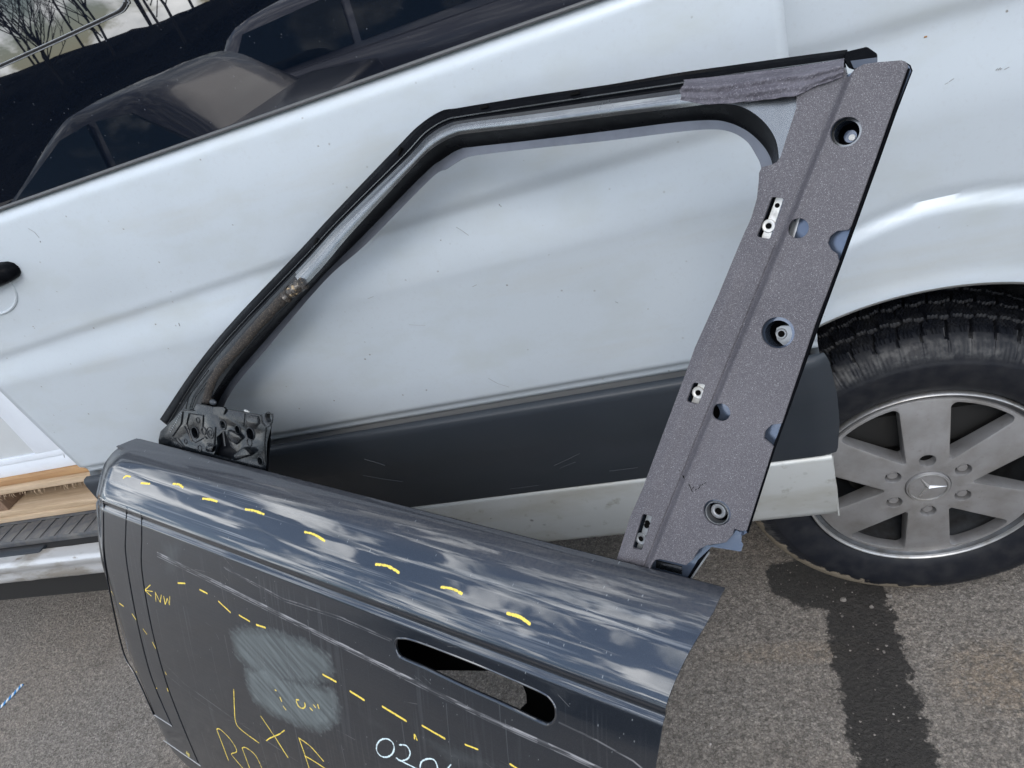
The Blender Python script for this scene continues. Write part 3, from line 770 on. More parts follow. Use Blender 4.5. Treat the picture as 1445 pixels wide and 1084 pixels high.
d2 = [[(251, 823), (260.7, 823.5)], [(282, 832.5), (292, 837.6)], [(308.4, 849), (325, 864.4)], [(337.6, 868.5), (352, 877)], [(362, 882), (374, 886)], [(455.8, 952.4), (473.6, 962)],
      [(494.4, 976), (513.3, 988)], [(540, 997.5), (572.7, 1017.6)], [(596, 1024.4), (627, 1042.4)], [(656.3, 1051), (673.7, 1057.7)], [(720, 1079), (730, 1085)]]
for d_ in d2: stroke(d_, 3.1, YE)
d3 = [[(144.8, 831), (145.4, 831.6)], [(151, 837.6), (156.5, 841.6)], [(168.6, 851.7), (174, 855.7)], [(186.4, 866.8), (192, 875)], [(202, 888), (207, 895)], [(215, 906.4), (219.3, 915)],
      [(233, 948.6), (234.5, 952)], [(236, 972), (237, 975.6)], [(220.2, 971), (221.2, 971.5)], [(175.7, 940), (180, 945.7)], [(184, 949.8), (186.8, 951.8)], [(192.6, 952.2), (193.4, 952.6)]]
for d_ in d3: stroke(d_, 2.6, YE)
wr = [[(204.2, 833.2), (215, 834.9)], [(212, 825.8), (204.2, 833.2), (213, 841)], [(220, 849), (219, 836), (226, 850), (227.5, 840)], [(231, 842), (233, 853), (236, 845), (239, 854), (239.5, 842)],
      [(368, 1011), (388, 1040.4), (406, 1069)], [(375.6, 1045.4), (381.3, 1041.5), (394, 1036.3), (401.2, 1030.8)],
      [(436, 1084), (429.3, 1063), (421.5, 1041.5)], [(306.4, 1031.3), (322, 1072.4)], [(342, 1056.8), (352.8, 1086)]]
for i, d_ in enumerate(wr): stroke(d_, 1.9 if i < 4 else 2.1, YE, False)
ws = [[(329.7, 973), (330.6, 997), (332.2, 1017.6), (339, 1029), (365, 1048.4)], [(421.5, 1041.5), (438.4, 1054), (456.2, 1074.2)], [(429.8, 1066.7), (445.3, 1075.8), (462, 1087)],
      [(305.5, 1029.4), (310.5, 1029.4), (324.3, 1042.7), (333.4, 1057.5), (332.2, 1062), (326.5, 1064.4), (334.5, 1074.7), (345, 1087)],
      [(341.4, 1056), (347, 1055.3), (360.8, 1066.7), (371, 1088)], [(584.6, 1043.8), (585, 1036.8), (588.4, 1044.7)],
      [(388.2, 974), (389.5, 975)], [(395, 984.5), (397.3, 990)], [(399.6, 997), (403, 1001.6)], [(417.9, 987.9), (421.3, 987.9)], [(418, 990), (421.3, 997), (427, 999.8), (430.4, 997), (429.8, 992.5)],
      [(437.3, 999.3), (440.7, 1002.7)], [(441.9, 994.7), (444.8, 998.2)], [(448.3, 994.7), (449.9, 999.8)]]
for d_ in ws: stroke(d_, 2.1, YE)
el = [(543.5 + 12.5 * math.cos(a), 1055.7 + 13 * math.sin(a)) for a in np.linspace(-1.9, 4.5, 16)]
for d_ in [el, [(563.3, 1051.5), (573, 1052.5), (578.4, 1062), (575, 1071), (565, 1073.8), (559.4, 1070)], [(559.4, 1070), (569, 1075.7), (590, 1086)],
           [(592.3, 1088), (594.3, 1075.8), (604, 1071), (613.6, 1073.8), (618.5, 1088)], [(636, 1079), (629, 1088)]]:
    stroke(d_, 2.3, PA)
# scratches (R), hazy polish smear (G), dust and runs (B)
fine = vnoise(IH, IW, 3.5, 11, 28)
def scratch(pts, wmm, amt, seed):
    q = [tx(*p) for p in pts]; w = wmm * PXM / 1000 / 2
    brk = vnoise(1, 4000, 1.5, seed, 45)[0]
    acc = 0
    for a, b in zip(q[:-1], q[1:]):
        Ls = math.hypot(b[0] - a[0], b[1] - a[1])
        def fn(sy, sx, d, t):
            k = np.clip(brk[((acc + t * Ls).astype(int)) % 4000] * 1.5 + .12, 0, 1)
            al = np.clip(1 - d / w, 0, 1) ** .6 * k * (.35 + .65 * (fine[sy, sx] > .42)) * amt
            wear[sy, sx, 0] = np.maximum(wear[sy, sx, 0], al)
        seg_dist(a, b, w + 2, fn); acc += Ls
for dy in (0, 2.6, 5.5):
    scratch([(222, 780 + dy), (340, 838 + dy), (480, 908 + dy), (600, 968 + dy), (690, 1013 + dy), (800, 1062 + dy), (850, 1086 + dy)], 4.0 - dy * .3, 1.0 - dy * .08, int(dy * 7) + 1)
scratch([(316, 800.6), (400, 845), (480, 871), (552, 903)], 3.0, .6, 51); scratch([(318, 803), (400, 848.6), (480, 874.5), (550, 905)], 1.6, .5, 52)
scratch([(789, 1020), (840, 1044), (893, 1074), (905, 1084)], 3.0, .7, 53)
scratch([(230, 935), (260, 965), (330, 1015), (420, 1075)], 3.0, .35, 54); scratch([(232, 950), (275, 985), (320, 1016), (345, 1022)], 1.8, .3, 55)
for k in range(26):
    x = rng.uniform(200, 900); yb = 651 + .372 * x + rng.uniform(15, 220)
    scratch([(x, yb), (x + rng.uniform(4, 26), yb + rng.uniform(2, 18))], 1.0, .45, 60 + k)
for k in range(60):                                         # water runs straight down the panel
    x, y = tx(rng.uniform(180, 920), 900)[0], None
    u0_ = rng.uniform(-1.15, -.70); ln_ = rng.uniform(.03, .16)
    a = (x, (u0_ - Ub) * PXM); b = (x + rng.uniform(-6, 6), (u0_ - ln_ - Ub) * PXM); wv = rng.uniform(.8, 1.8)
    def fn(sy, sx, d, t): wear[sy, sx, 2] = np.maximum(wear[sy, sx, 2], np.clip(1 - d / wv / 1.6, 0, 1) * .28 * (.4 + .6 * (1 - t)))
    seg_dist(a, b, 5, fn)
for k in range(240):
    x = rng.uniform(150, 920); y = rng.uniform(620, 1080); q = tx(x, y); r0 = rng.uniform(.6, 1.5)
    def fn(sy, sx, d, t): wear[sy, sx, 2] = np.maximum(wear[sy, sx, 2], np.clip(1.2 - d / r0, 0, 1) * .75)
    seg_dist(q, (q[0] + .5, q[1] + rng.uniform(0, 4)), 4, fn)
st_a = vnoise(IH, IW, 2.2, 31, 150); st_b = vnoise(IH, IW, 7, 32, 420); st_c = vnoise(IH, IW, 26, 33, 260)
uu = (np.arange(IH) / PXM + Ub)[:, None]
band = np.clip((uu + .640) / .02, 0, 1) * np.clip((-.548 - uu) / .02, 0, 1)
wear[..., 2] = np.maximum(wear[..., 2], band * np.clip(st_a * .55 + st_b * .65 - .66, 0, 1) * np.clip(st_c * 2.2 - .7, 0, 1) * 1.5)
low_ = np.clip((-.665 - uu) / .02, 0, 1)
wear[..., 2] = np.maximum(wear[..., 2], low_ * np.clip(vnoise(IH, IW, 120, 35, 5) * .6 + vnoise(IH, IW, 300, 36, 60) * .6 - .74, 0, 1) * .28)
def in_poly(pts):
    q = np.array([tx(*p) for p in pts]); x0, x1 = int(q[:, 0].min()) - 20, int(q[:, 0].max()) + 20; y0_, y1_ = int(q[:, 1].min()) - 20, int(q[:, 1].max()) + 20
    X, Y = np.meshgrid(np.arange(x0, x1), np.arange(y0_, y1_)); ins = np.zeros(X.shape, bool); dm_ = np.full(X.shape, 1e9)
    wob = (vnoise(X.shape[0], X.shape[1], 9, 5) - .5) * 13 + (vnoise(X.shape[0], X.shape[1], 3, 6) - .5) * 5
    for i in range(len(q)):
        a, b = q[i], q[(i + 1) % len(q)]
        c = ((a[1] > Y) != (b[1] > Y)) & (X < (b[0] - a[0]) * (Y - a[1]) / (b[1] - a[1] + 1e-9) + a[0]); ins ^= c
        t = np.clip(((X - a[0]) * (b[0] - a[0]) + (Y - a[1]) * (b[1] - a[1])) / (np.sum((b - a) ** 2) + 1e-9), 0, 1)
        dm_ = np.minimum(dm_, np.hypot(X - a[0] - t * (b[0] - a[0]), Y - a[1] - t * (b[1] - a[1])))
    sd_ = np.where(ins, dm_, -dm_) + wob
    return slice(y0_, y1_), slice(x0, x1), sd_, X, Y
for pts, seed, amt in (([(321, 891), (340, 882), (380, 884), (430, 901), (466, 922), (474, 948), (466, 962), (440, 972), (400, 970), (360, 955), (333, 930)], 21, .72),
                       ([(342, 942), (370, 932), (400, 950), (440, 962), (472, 970), (484, 1000), (480, 1022), (455, 1038), (420, 1029), (385, 1013), (357, 992), (345, 965)], 22, .80)):
    sy, sx, sd_, X, Y = in_poly(pts)
    h, w_ = sd_.shape
    yy, xx = np.mgrid[0:h, 0:w_]; rot = (xx * .52 + yy * .85) + 6 * np.sin(xx / 61. + yy / 90.); rot2 = (xx * .85 - yy * .52)
    s = vnoise(int(abs(rot).max()) + 500, 900, 4.0, seed, 90); s2 = vnoise(int(abs(rot).max()) + 500, 900, 9, seed + 9, 130)
    ri = (rot - rot.min()).astype(int); ci = ((rot2 - rot2.min()) * 900 / (rot2.max() - rot2.min() + 1) * .99).astype(int)
    tex = s[ri, ci] * .45 + s2[ri, ci] * .75
    al = np.clip(sd_ / 34, 0, 1) ** .8 * np.clip(tex * .50 + .34, .3, 1) * amt * .92
    al = np.maximum(al, np.clip(1 - np.abs(sd_ - 12) / 14, 0, 1) * tex * amt * .62)
    wear[sy, sx, 1] = np.maximum(wear[sy, sx, 1], al)
for pts, a_ in (([(585, 1035), (640, 1050), (700, 1075), (740, 1086), (640, 1086)], .22), ([(500, 1000), (540, 1020), (560, 1040), (520, 1025)], .12), ([(225, 760), (262, 762), (250, 815), (232, 812)], .13)):
    sy, sx, sd_, X, Y = in_poly(pts); wear[sy, sx, 1] = np.maximum(wear[sy, sx, 1], np.clip(sd_ / 50, 0, 1) * a_)
def mkimg(name, arr, cs):
    im = bpy.data.images.new(name, IW, IH, alpha=True, float_buffer=False); im.colorspace_settings.name = cs
    im.alpha_mode = 'CHANNEL_PACKED'
    im.pixels.foreach_set(np.clip(arr, 0, 1).astype(np.float32).ravel()); im.update(); im.pack(); return im
def to_srgb(a): b = a.copy(); b[..., :3] = np.where(a[..., :3] < .0031, a[..., :3] * 12.92, 1.055 * np.maximum(a[..., :3], 1e-6) ** (1 / 2.4) - .055); return b
imi = mkimg('pen_marks', to_srgb(ink), 'sRGB'); imw = mkimg('skin_wear', wear, 'Non-Color')
def skin_extra(t, b, co, nse, ramp, mix, math_):
    uv = t.nodes.new('ShaderNodeUVMap'); uv.uv_map = 'skin'
    a = t.nodes.new('ShaderNodeTexImage'); a.image = imi; t.links.new(uv.outputs[0], a.inputs[0]); a.extension = 'CLIP'
    w = t.nodes.new('ShaderNodeTexImage'); w.image = imw; t.links.new(uv.outputs[0], w.inputs[0]); w.extension = 'CLIP'
    s = t.nodes.new('ShaderNodeSeparateColor'); t.links.new(w.outputs[0], s.inputs[0])
    s3 = t.nodes.new('ShaderNodeSeparateXYZ'); t.links.new(co, s3.inputs[0])
    dust = ramp(nse(6, 6, .6), .35, .85, (0, 0, 0), (.03,) * 3)
    # dust lies on the flat top of the shoulder
    top = math_('MULTIPLY', ramp(s3.outputs[2], .732, .750, (0, 0, 0), (1, 1, 1)), ramp(nse(240, 4, .7), .35, .65, (.25,) * 3, (.75,) * 3))
    col = mix(ramp(nse(1500, 2), .45, .7), (.019, .026, .038), (.036, .045, .062))
    col = mix(dust, col, (.22, .21, .20))
    col = mix(top, col, (.048, .048, .054))
    col = mix(math_('MULTIPLY', s.outputs[2], .8), col, (.34, .36, .38))
    col = mix(math_('MULTIPLY', s.outputs[1], .9), col, (.25, .295, .295))
    col = mix(s.outputs[0], col, (.33, .33, .345))
    col = mix(a.outputs[1], col, a.outputs[0])
    t.links.new(col, b.inputs['Base Color'])
    k = math_('MAXIMUM', math_('MAXIMUM', s.outputs[0], s.outputs[1]), math_('MAXIMUM', a.outputs[1], math_('MAXIMUM', s.outputs[2], math_('MULTIPLY', top, .9))), True)
    t.links.new(math_('MULTIPLY', math_('SUBTRACT', 1, k, True), .72), b.inputs['Metallic'])
    t.links.new(math_('MULTIPLY', math_('SUBTRACT', 1, k, True), 1.), b.inputs['Coat Weight'])
    t.links.new(ramp(k, 0, 1, (.34,) * 3, (.62,) * 3), b.inputs['Roughness'])
M['skin'] = mat('dark_grey_metallic_paint', (.07, .075, .09), .3, .7, 1, .03, bump=[(2.2, .10, .01, 2), (45, .02, .001), (1, .10, .0014, 3, (2.5, 40, 150))], extra=skin_extra)
M['skin_plain'] = mat('dark_grey_metallic_paint_edge', (.045, .052, .066), .3, .75, 1, .05)

# ---- outer skin
def edge_from_px(pts, ext):
    q = [SK(*p) for p in pts]; q = sorted([(u, l) for l, u, n in q]); us = [a for a, _ in q]; ls = [b for _, b in q]
    us = [e[0] for e in ext] + us; ls = [e[1] for e in ext] + ls
    return lambda u: float(np.interp(u, us, ls))
Lq = [(195, 617), (160, 632), (140, 655), (131, 690), (131, 760), (137, 800), (150, 840), (167, 900), (185, 950), (205, 1000), (221, 1036), (240, 1066)]
Rq = [(1022, 832), (1005, 868), (975, 915), (955, 955), (943, 985), (938, 1004), (935, 1025), (929, 1060), (925, 1084)]
lb = SK(250, 1080); rb = SK(925, 1084)
left_l = edge_from_px(Lq, [(-1.31, lb[0] - .14), (-1.25, lb[0] - .07)])
right_l = edge_from_px(Rq, [(-1.31, rb[0] + .06), (-1.0, rb[0] + .035)])
us = [-.529, -.5305, -.532, -.534, -.537, -.541, -.546, -.551, -.556, -.562] + list(np.arange(-.568, -.645, -.005)) + [-.6465, -.6485, -.6500, -.6515, -.653, -.6555, -.6575, -.6590, -.661, -.664, -.668] + list(np.arange(-.675, -1.301, -.0125)) + [-1.300]
NCOL = 150; rows = []; lus = []
def smooth_edge(fn, u): return (fn(u) * 2 + fn(u + .012) + fn(u - .012)) / 4 if u < -.55 else fn(u)
for u in us:
    a, b = smooth_edge(left_l, u), smooth_edge(right_l, u); r = []
    for j in range(NCOL + 1):
        t = j / NCOL; l = lerp(a, b, t)
        n = NPs(u) - .012 * (2 * t - 1) ** 2 * 0 
        # the front end of the panel curls back a little
        n -= .010 * sstep(.05, 0, t) ** 2 * (1 if u < -.55 else 0)
        r.append(loc(l, u, n)); lus.append((l, u))
    rows.append(r)
me = grid_mesh('door_skin', rows)
uvl = me.uv_layers.new(name='skin')
for lp in me.loops:
    l, u = lus[lp.vertex_index]; uvl.data[lp.index].uv = ((L1 - l) / UW, (u - Ub) / UH)
skin = link('door_skin', me, M['skin'], None, None); fix(skin)
# make sure the outer side faces the viewer (-y local)
if sum(p.normal.y for p in me.polygons) > 0: me.flip_normals()
mods(skin, [('SOLIDIFY', dict(thickness=.0018, offset=-1, use_even_offset=True))])
slot_px = [(565.2, 901), (586.5, 905), (656.3, 931.4), (714.4, 955.6), (762.9, 977), (776.4, 986.6), (783.8, 1000), (783.2, 1015.6), (774.5, 1022.4), (762.9, 1020.4), (714.4, 997.2), (656.3, 971), (598, 943), (569, 930.4), (560.3, 923.6), (556.5, 911), (558.4, 903.3)]
slot = spline([np.array(SV(*p)) for p in slot_px], 68, closed=True)
bm = bmesh.new(); prism(bm, [(p[0], p[1] - .03, p[2]) for p in slot], [(p[0], p[1] + .03, p[2]) for p in slot]); cu = bm_obj('cutter', bm, None, None, None); fix(cu); cut(skin, cu)
skin.parent = door; smooth_mesh(skin.data, 40); skin.data.materials.clear(); skin.data.materials.append(M['skin'])
bm = bmesh.new(); tube(bm, [(p[0], p[1] + .0015, p[2]) for p in slot], .0021, 8, closed=True); bm_obj('handle_slot_lip', bm, M['skin_plain'], door)
rows = [[(p[0] * 1, p[1] + dy, p[2]) for p in slot] for dy in (.002, .004, .006)]
fix(link('handle_slot_wall', grid_mesh('handle_slot_wall', rows, closed_u=True), M['skin_plain'], door, 60))
# pressed seams on the front end of the skin
def surf_line(name, pts, rad, m, up=.0002, n=40):
    q = [SV(*p, up) for p in (spline(pts, n) if len(pts) > 2 else [np.array(pts[0]) * (1 - k / 10) + np.array(pts[1]) * k / 10 for k in range(11)])]
    bm = bmesh.new(); tube(bm, q, rad, 6); return bm_obj(name, bm, m, door)
for pts in ([(146.8, 707), (146.8, 750), (147.8, 787), (158, 848), (175, 921.5), (193, 955), (217.7, 1009)],
            [(179.5, 719), (178, 750), (178.5, 787), (191.5, 864.4), (208, 935), (221.7, 975), (243.5, 1025)],
            [(200.5, 727), (200.5, 760), (201, 807), (215, 888), (235, 962), (255, 1015.6), (280.5, 1076.7)]):
    surf_line('pressed_seam', pts, .0011, M['black'], -.0004); surf_line('seam_highlight', [(x - 1.2, y) for x, y in pts], .0007, M['skin_plain'], .0)
M['seam_light'] = mat('painted_highlight', (.40, .42, .43), .5)  # pale colour painted in for the highlight along the seams
for pts in ([(141, 702), (145.5, 703.8)], [(149, 705), (178, 716)], [(181, 717.3), (198, 724.6)], [(217.7, 1009), (243, 1025)], [(231, 1045), (283, 1081)]):
    surf_line('seam_highlight', pts, .0008, M['seam_light'], .0003)
st_ = SV(265, 1064, .0006); bm = bmesh.new(); box(bm, -.006, .006, -.0004, .0004, -.005, .005); o = bm_obj('inspection_sticker', bm, mat('sticker_print', (.62, .52, .16), .5, noise=[(420, (.03, .03, .03), .5, .53)]), door); o.location = st_; o.rotation_euler = (.1, .5, 0)

rows = [[loc(lerp(left_l(-.531) - .012 - max(0, (-.53 - u_)) * .8, right_l(-.531) + .006 + max(0, -.53 - u_) * 1.6, j / 60), u_, n_) for j in range(61)] for u_, n_ in ((-.5292, .0255), (-.530, .0225), (-.536, .016), (-.556, .010), (-.58, .008))]
fix(link('belt_flange', grid_mesh('belt_flange', rows), M['black'], door, 60))
# ---- inner panel with aperture, seen through the handle slot
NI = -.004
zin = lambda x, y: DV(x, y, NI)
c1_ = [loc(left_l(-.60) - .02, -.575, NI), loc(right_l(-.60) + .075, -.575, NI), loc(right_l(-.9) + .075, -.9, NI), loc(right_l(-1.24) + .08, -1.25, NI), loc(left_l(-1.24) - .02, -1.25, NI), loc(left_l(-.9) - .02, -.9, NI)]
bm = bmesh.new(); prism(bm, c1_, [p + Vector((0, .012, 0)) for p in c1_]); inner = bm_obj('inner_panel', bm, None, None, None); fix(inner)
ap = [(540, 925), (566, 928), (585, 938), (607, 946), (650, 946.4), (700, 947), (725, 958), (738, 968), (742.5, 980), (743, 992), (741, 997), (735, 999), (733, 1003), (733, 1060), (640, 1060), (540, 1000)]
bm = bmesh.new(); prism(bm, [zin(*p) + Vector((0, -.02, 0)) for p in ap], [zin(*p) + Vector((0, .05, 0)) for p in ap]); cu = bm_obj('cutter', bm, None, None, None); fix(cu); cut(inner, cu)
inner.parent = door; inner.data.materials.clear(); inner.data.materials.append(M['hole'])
# shut faces that join skin and inner panel along the ends
for fn_, s in ((left_l, -1), (right_l, 1)):
    rows = []
    for u in np.linspace(-.56, -1.29, 50):
        l = smooth_edge(fn_, u); n = NPs(u) - .002 - (.010 if s < 0 else 0); rows.append([loc(l + s * .0012, u, n), loc(l + s * .006, u, n - .006), loc(l + s * .022, u, n - .010)])
    fix(link('shut_face', grid_mesh('shut_face', rows), M['skin_plain'], door, 60))
rows = []
for k in range(40):
    l = lerp(left_l(-1.29) - .01, right_l(-1.29) + .01, k / 39); rows.append([loc(l, -1.298, .011), loc(l, -1.30, -.005), loc(l, -1.285, -.02)])
fix(link('bottom_hem', grid_mesh('bottom_hem', rows), M['skin_plain'], door, 60))

# ---- window frame lofts
A_ = [(226, 592), (276, 518), (332, 450), (421, 356), (471.6, 301), (560, 209), (591, 178), (622, 157.6), (649, 152.6), (747, 136.6), (860, 120), (957, 103.6)]
B_ = [(236, 600), (284, 524), (339.6, 458), (429, 364), (480, 309.4), (570, 220), (600, 188), (628.5, 170), (655, 164), (749, 149.5), (860, 132.5), (957, 118)]
D_ = [(246, 606), (291.6, 530.6), (347, 465), (435, 371), (485.8, 315), (577, 227), (607, 196), (634, 180), (660, 173.5), (750, 162), (860, 147), (957, 133.6)]
E_ = [(268, 622), (309, 544.5), (362, 476.4), (448.6, 384.8), (497.9, 327), (585.5, 233.5), (614, 207), (642, 192.5), (668, 187.5), (751, 178.5), (860, 164.3), (957, 152.5)]
F_ = [(280, 630), (317, 551), (371, 484), (454, 390.6), (508, 337), (598, 245.6), (624, 225), (648, 210.5), (672, 206.5), (753, 197.5), (860, 184.3), (945, 173.3)]
G_ = [(292, 636), (324, 557), (378, 490), (459, 395.6), (516, 345), (606.5, 253.6), (631, 238.5), (655, 224), (680, 218.5), (755, 209.5), (860, 198.5), (945, 187.8)]
def res(Q, n, nn): return [DV(p[0], p[1], nn) for p in spline(Q, n)]
A2 = A_ + [(1040, 92), (1130, 79.5), (1196, 71)]; B2 = B_ + [(1040, 105), (1130, 93), (1192, 84)]; D2 = D_ + [(1040, 122), (1130, 110), (1196, 104)]
ns = 150
a_, a2_, b_, b2_, c_, d_ = res(A2, ns, -.019), res(A2, ns, -.017), res(B2, ns, -.013), res([(lerp(b[0], d[0], .25), lerp(b[1], d[1], .25)) for b, d in zip(B2, D2)], ns, -.014), res([(lerp(b[0], d[0], .6), lerp(b[1], d[1], .6)) for b, d in zip(B2, D2)], ns, -.004), res(D2, ns, .0)
def mixrow(r1, r2, t): return [p.lerp(q, t) for p, q in zip(r1, r2)]
o = link('outer_flange', grid_mesh('outer_flange', [a_, mixrow(a_, b_, .5), b_]), M['black'], None, 60); fix(o)
mods(o, [('SOLIDIFY', dict(thickness=.0016, offset=0))]); o.parent = door
o = link('rail_groove', grid_mesh('rail_groove', [b_, mixrow(b_, b2_, .5), b2_, mixrow(b2_, c_, .5), c_]), M['black'], None, 60); fix(o)
mods(o, [('SOLIDIFY', dict(thickness=.0012, offset=0))]); o.parent = door
bm = bmesh.new(); tube(bm, [p + Vector((0, -.0006, 0)) for p in b_], .0009, 6); bm_obj('rail_highlight_bead', bm, M['frame'], door)  # thin bead added to draw the highlight along the flange edge
# flange slots
for px, py in ((685, 151.5), (813, 132.5), (566, 214), (448, 341)):
    p = DV(px, py, -.015); bm = bmesh.new(); box(bm, -.006, .006, -.0012, .0012, -.0016, .0016)
    o = bm_obj('flange_slot', bm, M['hole'], door); o.location = p + Vector((0, -.0026, 0)); o.rotation_euler = (0, math.radians(-4 if px > 600 else -52), 0)
o = link('window_rail', grid_mesh('window_rail', [c_, mixrow(c_, d_, .5), d_]), M['frame'], None, 70); fix(o); smooth_mesh(o.data, 179)
mods(o, [('SOLIDIFY', dict(thickness=.0012, offset=0))]); o.parent = door; smooth_mesh(o.data, 50)
D3 = D_ + [(1030, 123), (1085, 118), (1122, 134), (1140, 170), (1140, 215), (1132, 262)]
E3 = E_ + [(1005, 147), (1044, 150), (1073, 167), (1092.5, 192), (1099, 219), (1099, 262)]
F3 = F_ + [(995.6, 169.3), (1024.7, 171.6), (1053.8, 184), (1077, 205), (1090, 229), (1093, 262)]
G3 = G_ + [(1000, 182.8), (1030.5, 186), (1053.8, 199.5), (1067, 219), (1074, 235), (1076, 262)]
ns = 190
d_, e_, f_, g_ = res(D3, ns, .0), res(E3, ns, -.001), res(F3, ns, -.040), res(G3, ns, -.042)
e2_ = res([(lerp(b[0], d[0], .10), lerp(b[1], d[1], .10)) for b, d in zip(E3, F3)], ns, -.005)
f2_ = res([(lerp(b[0], d[0], .94), lerp(b[1], d[1], .94)) for b, d in zip(E3, F3)], ns, -.038)
gg = [p + Vector((0, .004, 0)) for p in g_]
crown = [p + Vector((0, -.0030 * sstep(150, 110, k), 0)) for k, p in enumerate(mixrow(d_, e_, .5))]
gv = link('channel_shade', grid_mesh('channel_shade', [e_, e2_, mixrow(e2_, f2_, .5), f2_, f_]), M['black'], None, 70); fix(gv)  # channel wall as a separate black part: its dark reflection painted in
mods(gv, [('SOLIDIFY', dict(thickness=.0012, offset=0))]); gv.parent = door; smooth_mesh(gv.data, 60)
fl_ = link('inner_flange', grid_mesh('inner_flange', [f_, mixrow(f_, g_, .5), g_]), M['flange_paint'], None, 60); fix(fl_)
mods(fl_, [('SOLIDIFY', dict(thickness=.0012, offset=0))]); fl_.parent = door; smooth_mesh(fl_.data, 40)
o = link('window_channel', grid_mesh('window_channel', [d_, mixrow(d_, crown, .5), crown, mixrow(crown, e_, .6), e_]), M['frame'], None, 70); fix(o)
mods(o, [('SOLIDIFY', dict(thickness=.0012, offset=0))]); o.parent = door; smooth_mesh(o.data, 60)
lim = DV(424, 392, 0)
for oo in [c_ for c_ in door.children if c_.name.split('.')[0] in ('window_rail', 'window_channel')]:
    oo.data.materials.append(M['pillar_darkened'])
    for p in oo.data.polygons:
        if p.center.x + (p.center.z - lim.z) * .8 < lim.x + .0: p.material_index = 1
# rail end beyond the pillar
q = [(1192, 73.5), (1223.5, 66), (1238, 76), (1238.4, 89), (1206, 99), (1197, 96), (1190, 84)]
bm = bmesh.new(); prism(bm, [DV(*p, -.012) for p in q], [DV(*p, -.030) for p in q]); bmesh.ops.bevel(bm, geom=list(bm.edges), offset=.001, segments=1, affect='EDGES'); bm_obj('rail_end', bm, M['black'], door)
q = [(1200, 86), (1238, 81), (1238, 88), (1205, 97)]
bm = bmesh.new(); prism(bm, [DV(*p, -.009) for p in q], [DV(*p, -.013) for p in q]); bm_obj('rail_end_lip', bm, M['skin_plain'], door)

# ---- pillar cover (height field, cut to outline, pierced)
cr0, cr1 = np.array(DQ(1198, 110, .021)), np.array(DQ(922, 782, .021))      # crest line of the raised right half
ax = (cr1 - cr0); AL = np.linalg.norm(ax); ax /= AL; ac = np.array([ax[1], -ax[0]])
if (np.array(DQ(1170, 300, .021)) - cr0).dot(ac) < 0: ac = -ac
def cov_h(s, c):
    """height above door plane; s along the crest from its top, c across (positive to the rear edge)"""
    h = .0140
    h += .0095 * sstep(-.0065, .0035, c)                       # step up to the raised half
    h += .0017 * math.exp(-((c - .0035) / .0035) ** 2)
    h -= .0050 * sstep(.004, .030, c) * .45 + .0045 * sstep(.02, .085, c)
    if c < -.006:
        h += .0034 * math.exp(-((c + .030) / .008) ** 2) * sstep(.17, .21, s)
        h -= .0030 * sstep(-.040, -.058, c)
        if s > .148: h += .0012
    return h
def cov_pt(s, c, h): l, u = cr0 + ax * s + ac * c; return loc(l, u, h)
CS = np.linspace(-.105, .105, 181); NSs = 120
def cover_grid(dh): return [[cov_pt(-.03 + (AL + .10) * i / NSs, c, cov_h(-.03 + (AL + .10) * i / NSs, c) - dh) for c in CS] for i in range(NSs + 1)]
gt, gb_ = cover_grid(0), cover_grid(.0036)
nc_ = len(CS); nv_ = (NSs + 1) * nc_
vv = [tuple(p) for r in gt for p in r] + [tuple(p) for r in gb_ for p in r]; ff = []
for i in range(NSs):
    for k in range(nc_ - 1):
        a = i * nc_ + k; ff.append((a, a + 1, a + 1 + nc_, a + nc_)); ff.append((nv_ + a + nc_, nv_ + a + nc_ + 1, nv_ + a + 1, nv_ + a))
for k in range(nc_ - 1):
    ff.append((k + 1, k, nv_ + k, nv_ + k + 1)); a = NSs * nc_ + k; ff.append((a, a + 1, nv_ + a + 1, nv_ + a))
for i in range(NSs):
    a = i * nc_; ff.append((a, a + nc_, nv_ + a + nc_, nv_ + a)); a = i * nc_ + nc_ - 1; ff.append((a + nc_, a, nv_ + a, nv_ + a + nc_))
me = bpy.data.meshes.new('pillar_cover'); me.from_pydata(vv, [], ff); me.update()
cover = link('pillar_cover', me, None, None, None); fix(cover)
outl = [(1099.4, 221), (1107.2, 195.6), (1117, 166), (1122, 150), (1122, 126), (1140, 112), (1172, 96), (1186, 88), (1191, 98), (1194, 108), (1198.4, 109), (1207.8, 100.2), (1220.3, 92.3), (1239, 89), (1272, 85.7), (1278.4, 87.6), (1281.5, 92.8),
        (1259, 156), (1236.5, 220), (1201, 318.7), (1196.4, 324.5), (1181, 326), (1171.5, 333.5), (1168, 343), (1173, 353), (1181, 358.4), (1183.5, 369), (1150, 456.5), (1102.5, 598), (1088, 599.6), (1079, 608.8), (1077, 619), (1084, 625), (1090.5, 631),
        (1071, 692), (1052.7, 749.5), (1046, 750), (1035, 746.8), (1033, 755), (1024, 766), (997.4, 769.3), (986.3, 775), (977.5, 790), (968.6, 797), (933, 787), (926.6, 788), (921, 797), (918, 812), (880, 830), (860, 815), (869, 789.6), (876.7, 765), (887.4, 730), (905.7, 689), (930, 623), (963.5, 533.7),
        (978.7, 491), (1011, 420), (1040, 348.7), (1058, 307), (1066, 279.5), (1068.4, 254.6), (1068.4, 243.5), (1072.5, 235), (1087, 231.8), (1094, 228)]
bm = bmesh.new(); HN = .019
prism(bm, [DV(*p, HN) + Vector((0, -.05, 0)) for p in outl], [DV(*p, HN) + Vector((0, .05, 0)) for p in outl]); cu = bm_obj('cutter', bm, None, None, None); fix(cu); cut(cover, cu, 'INTERSECT')
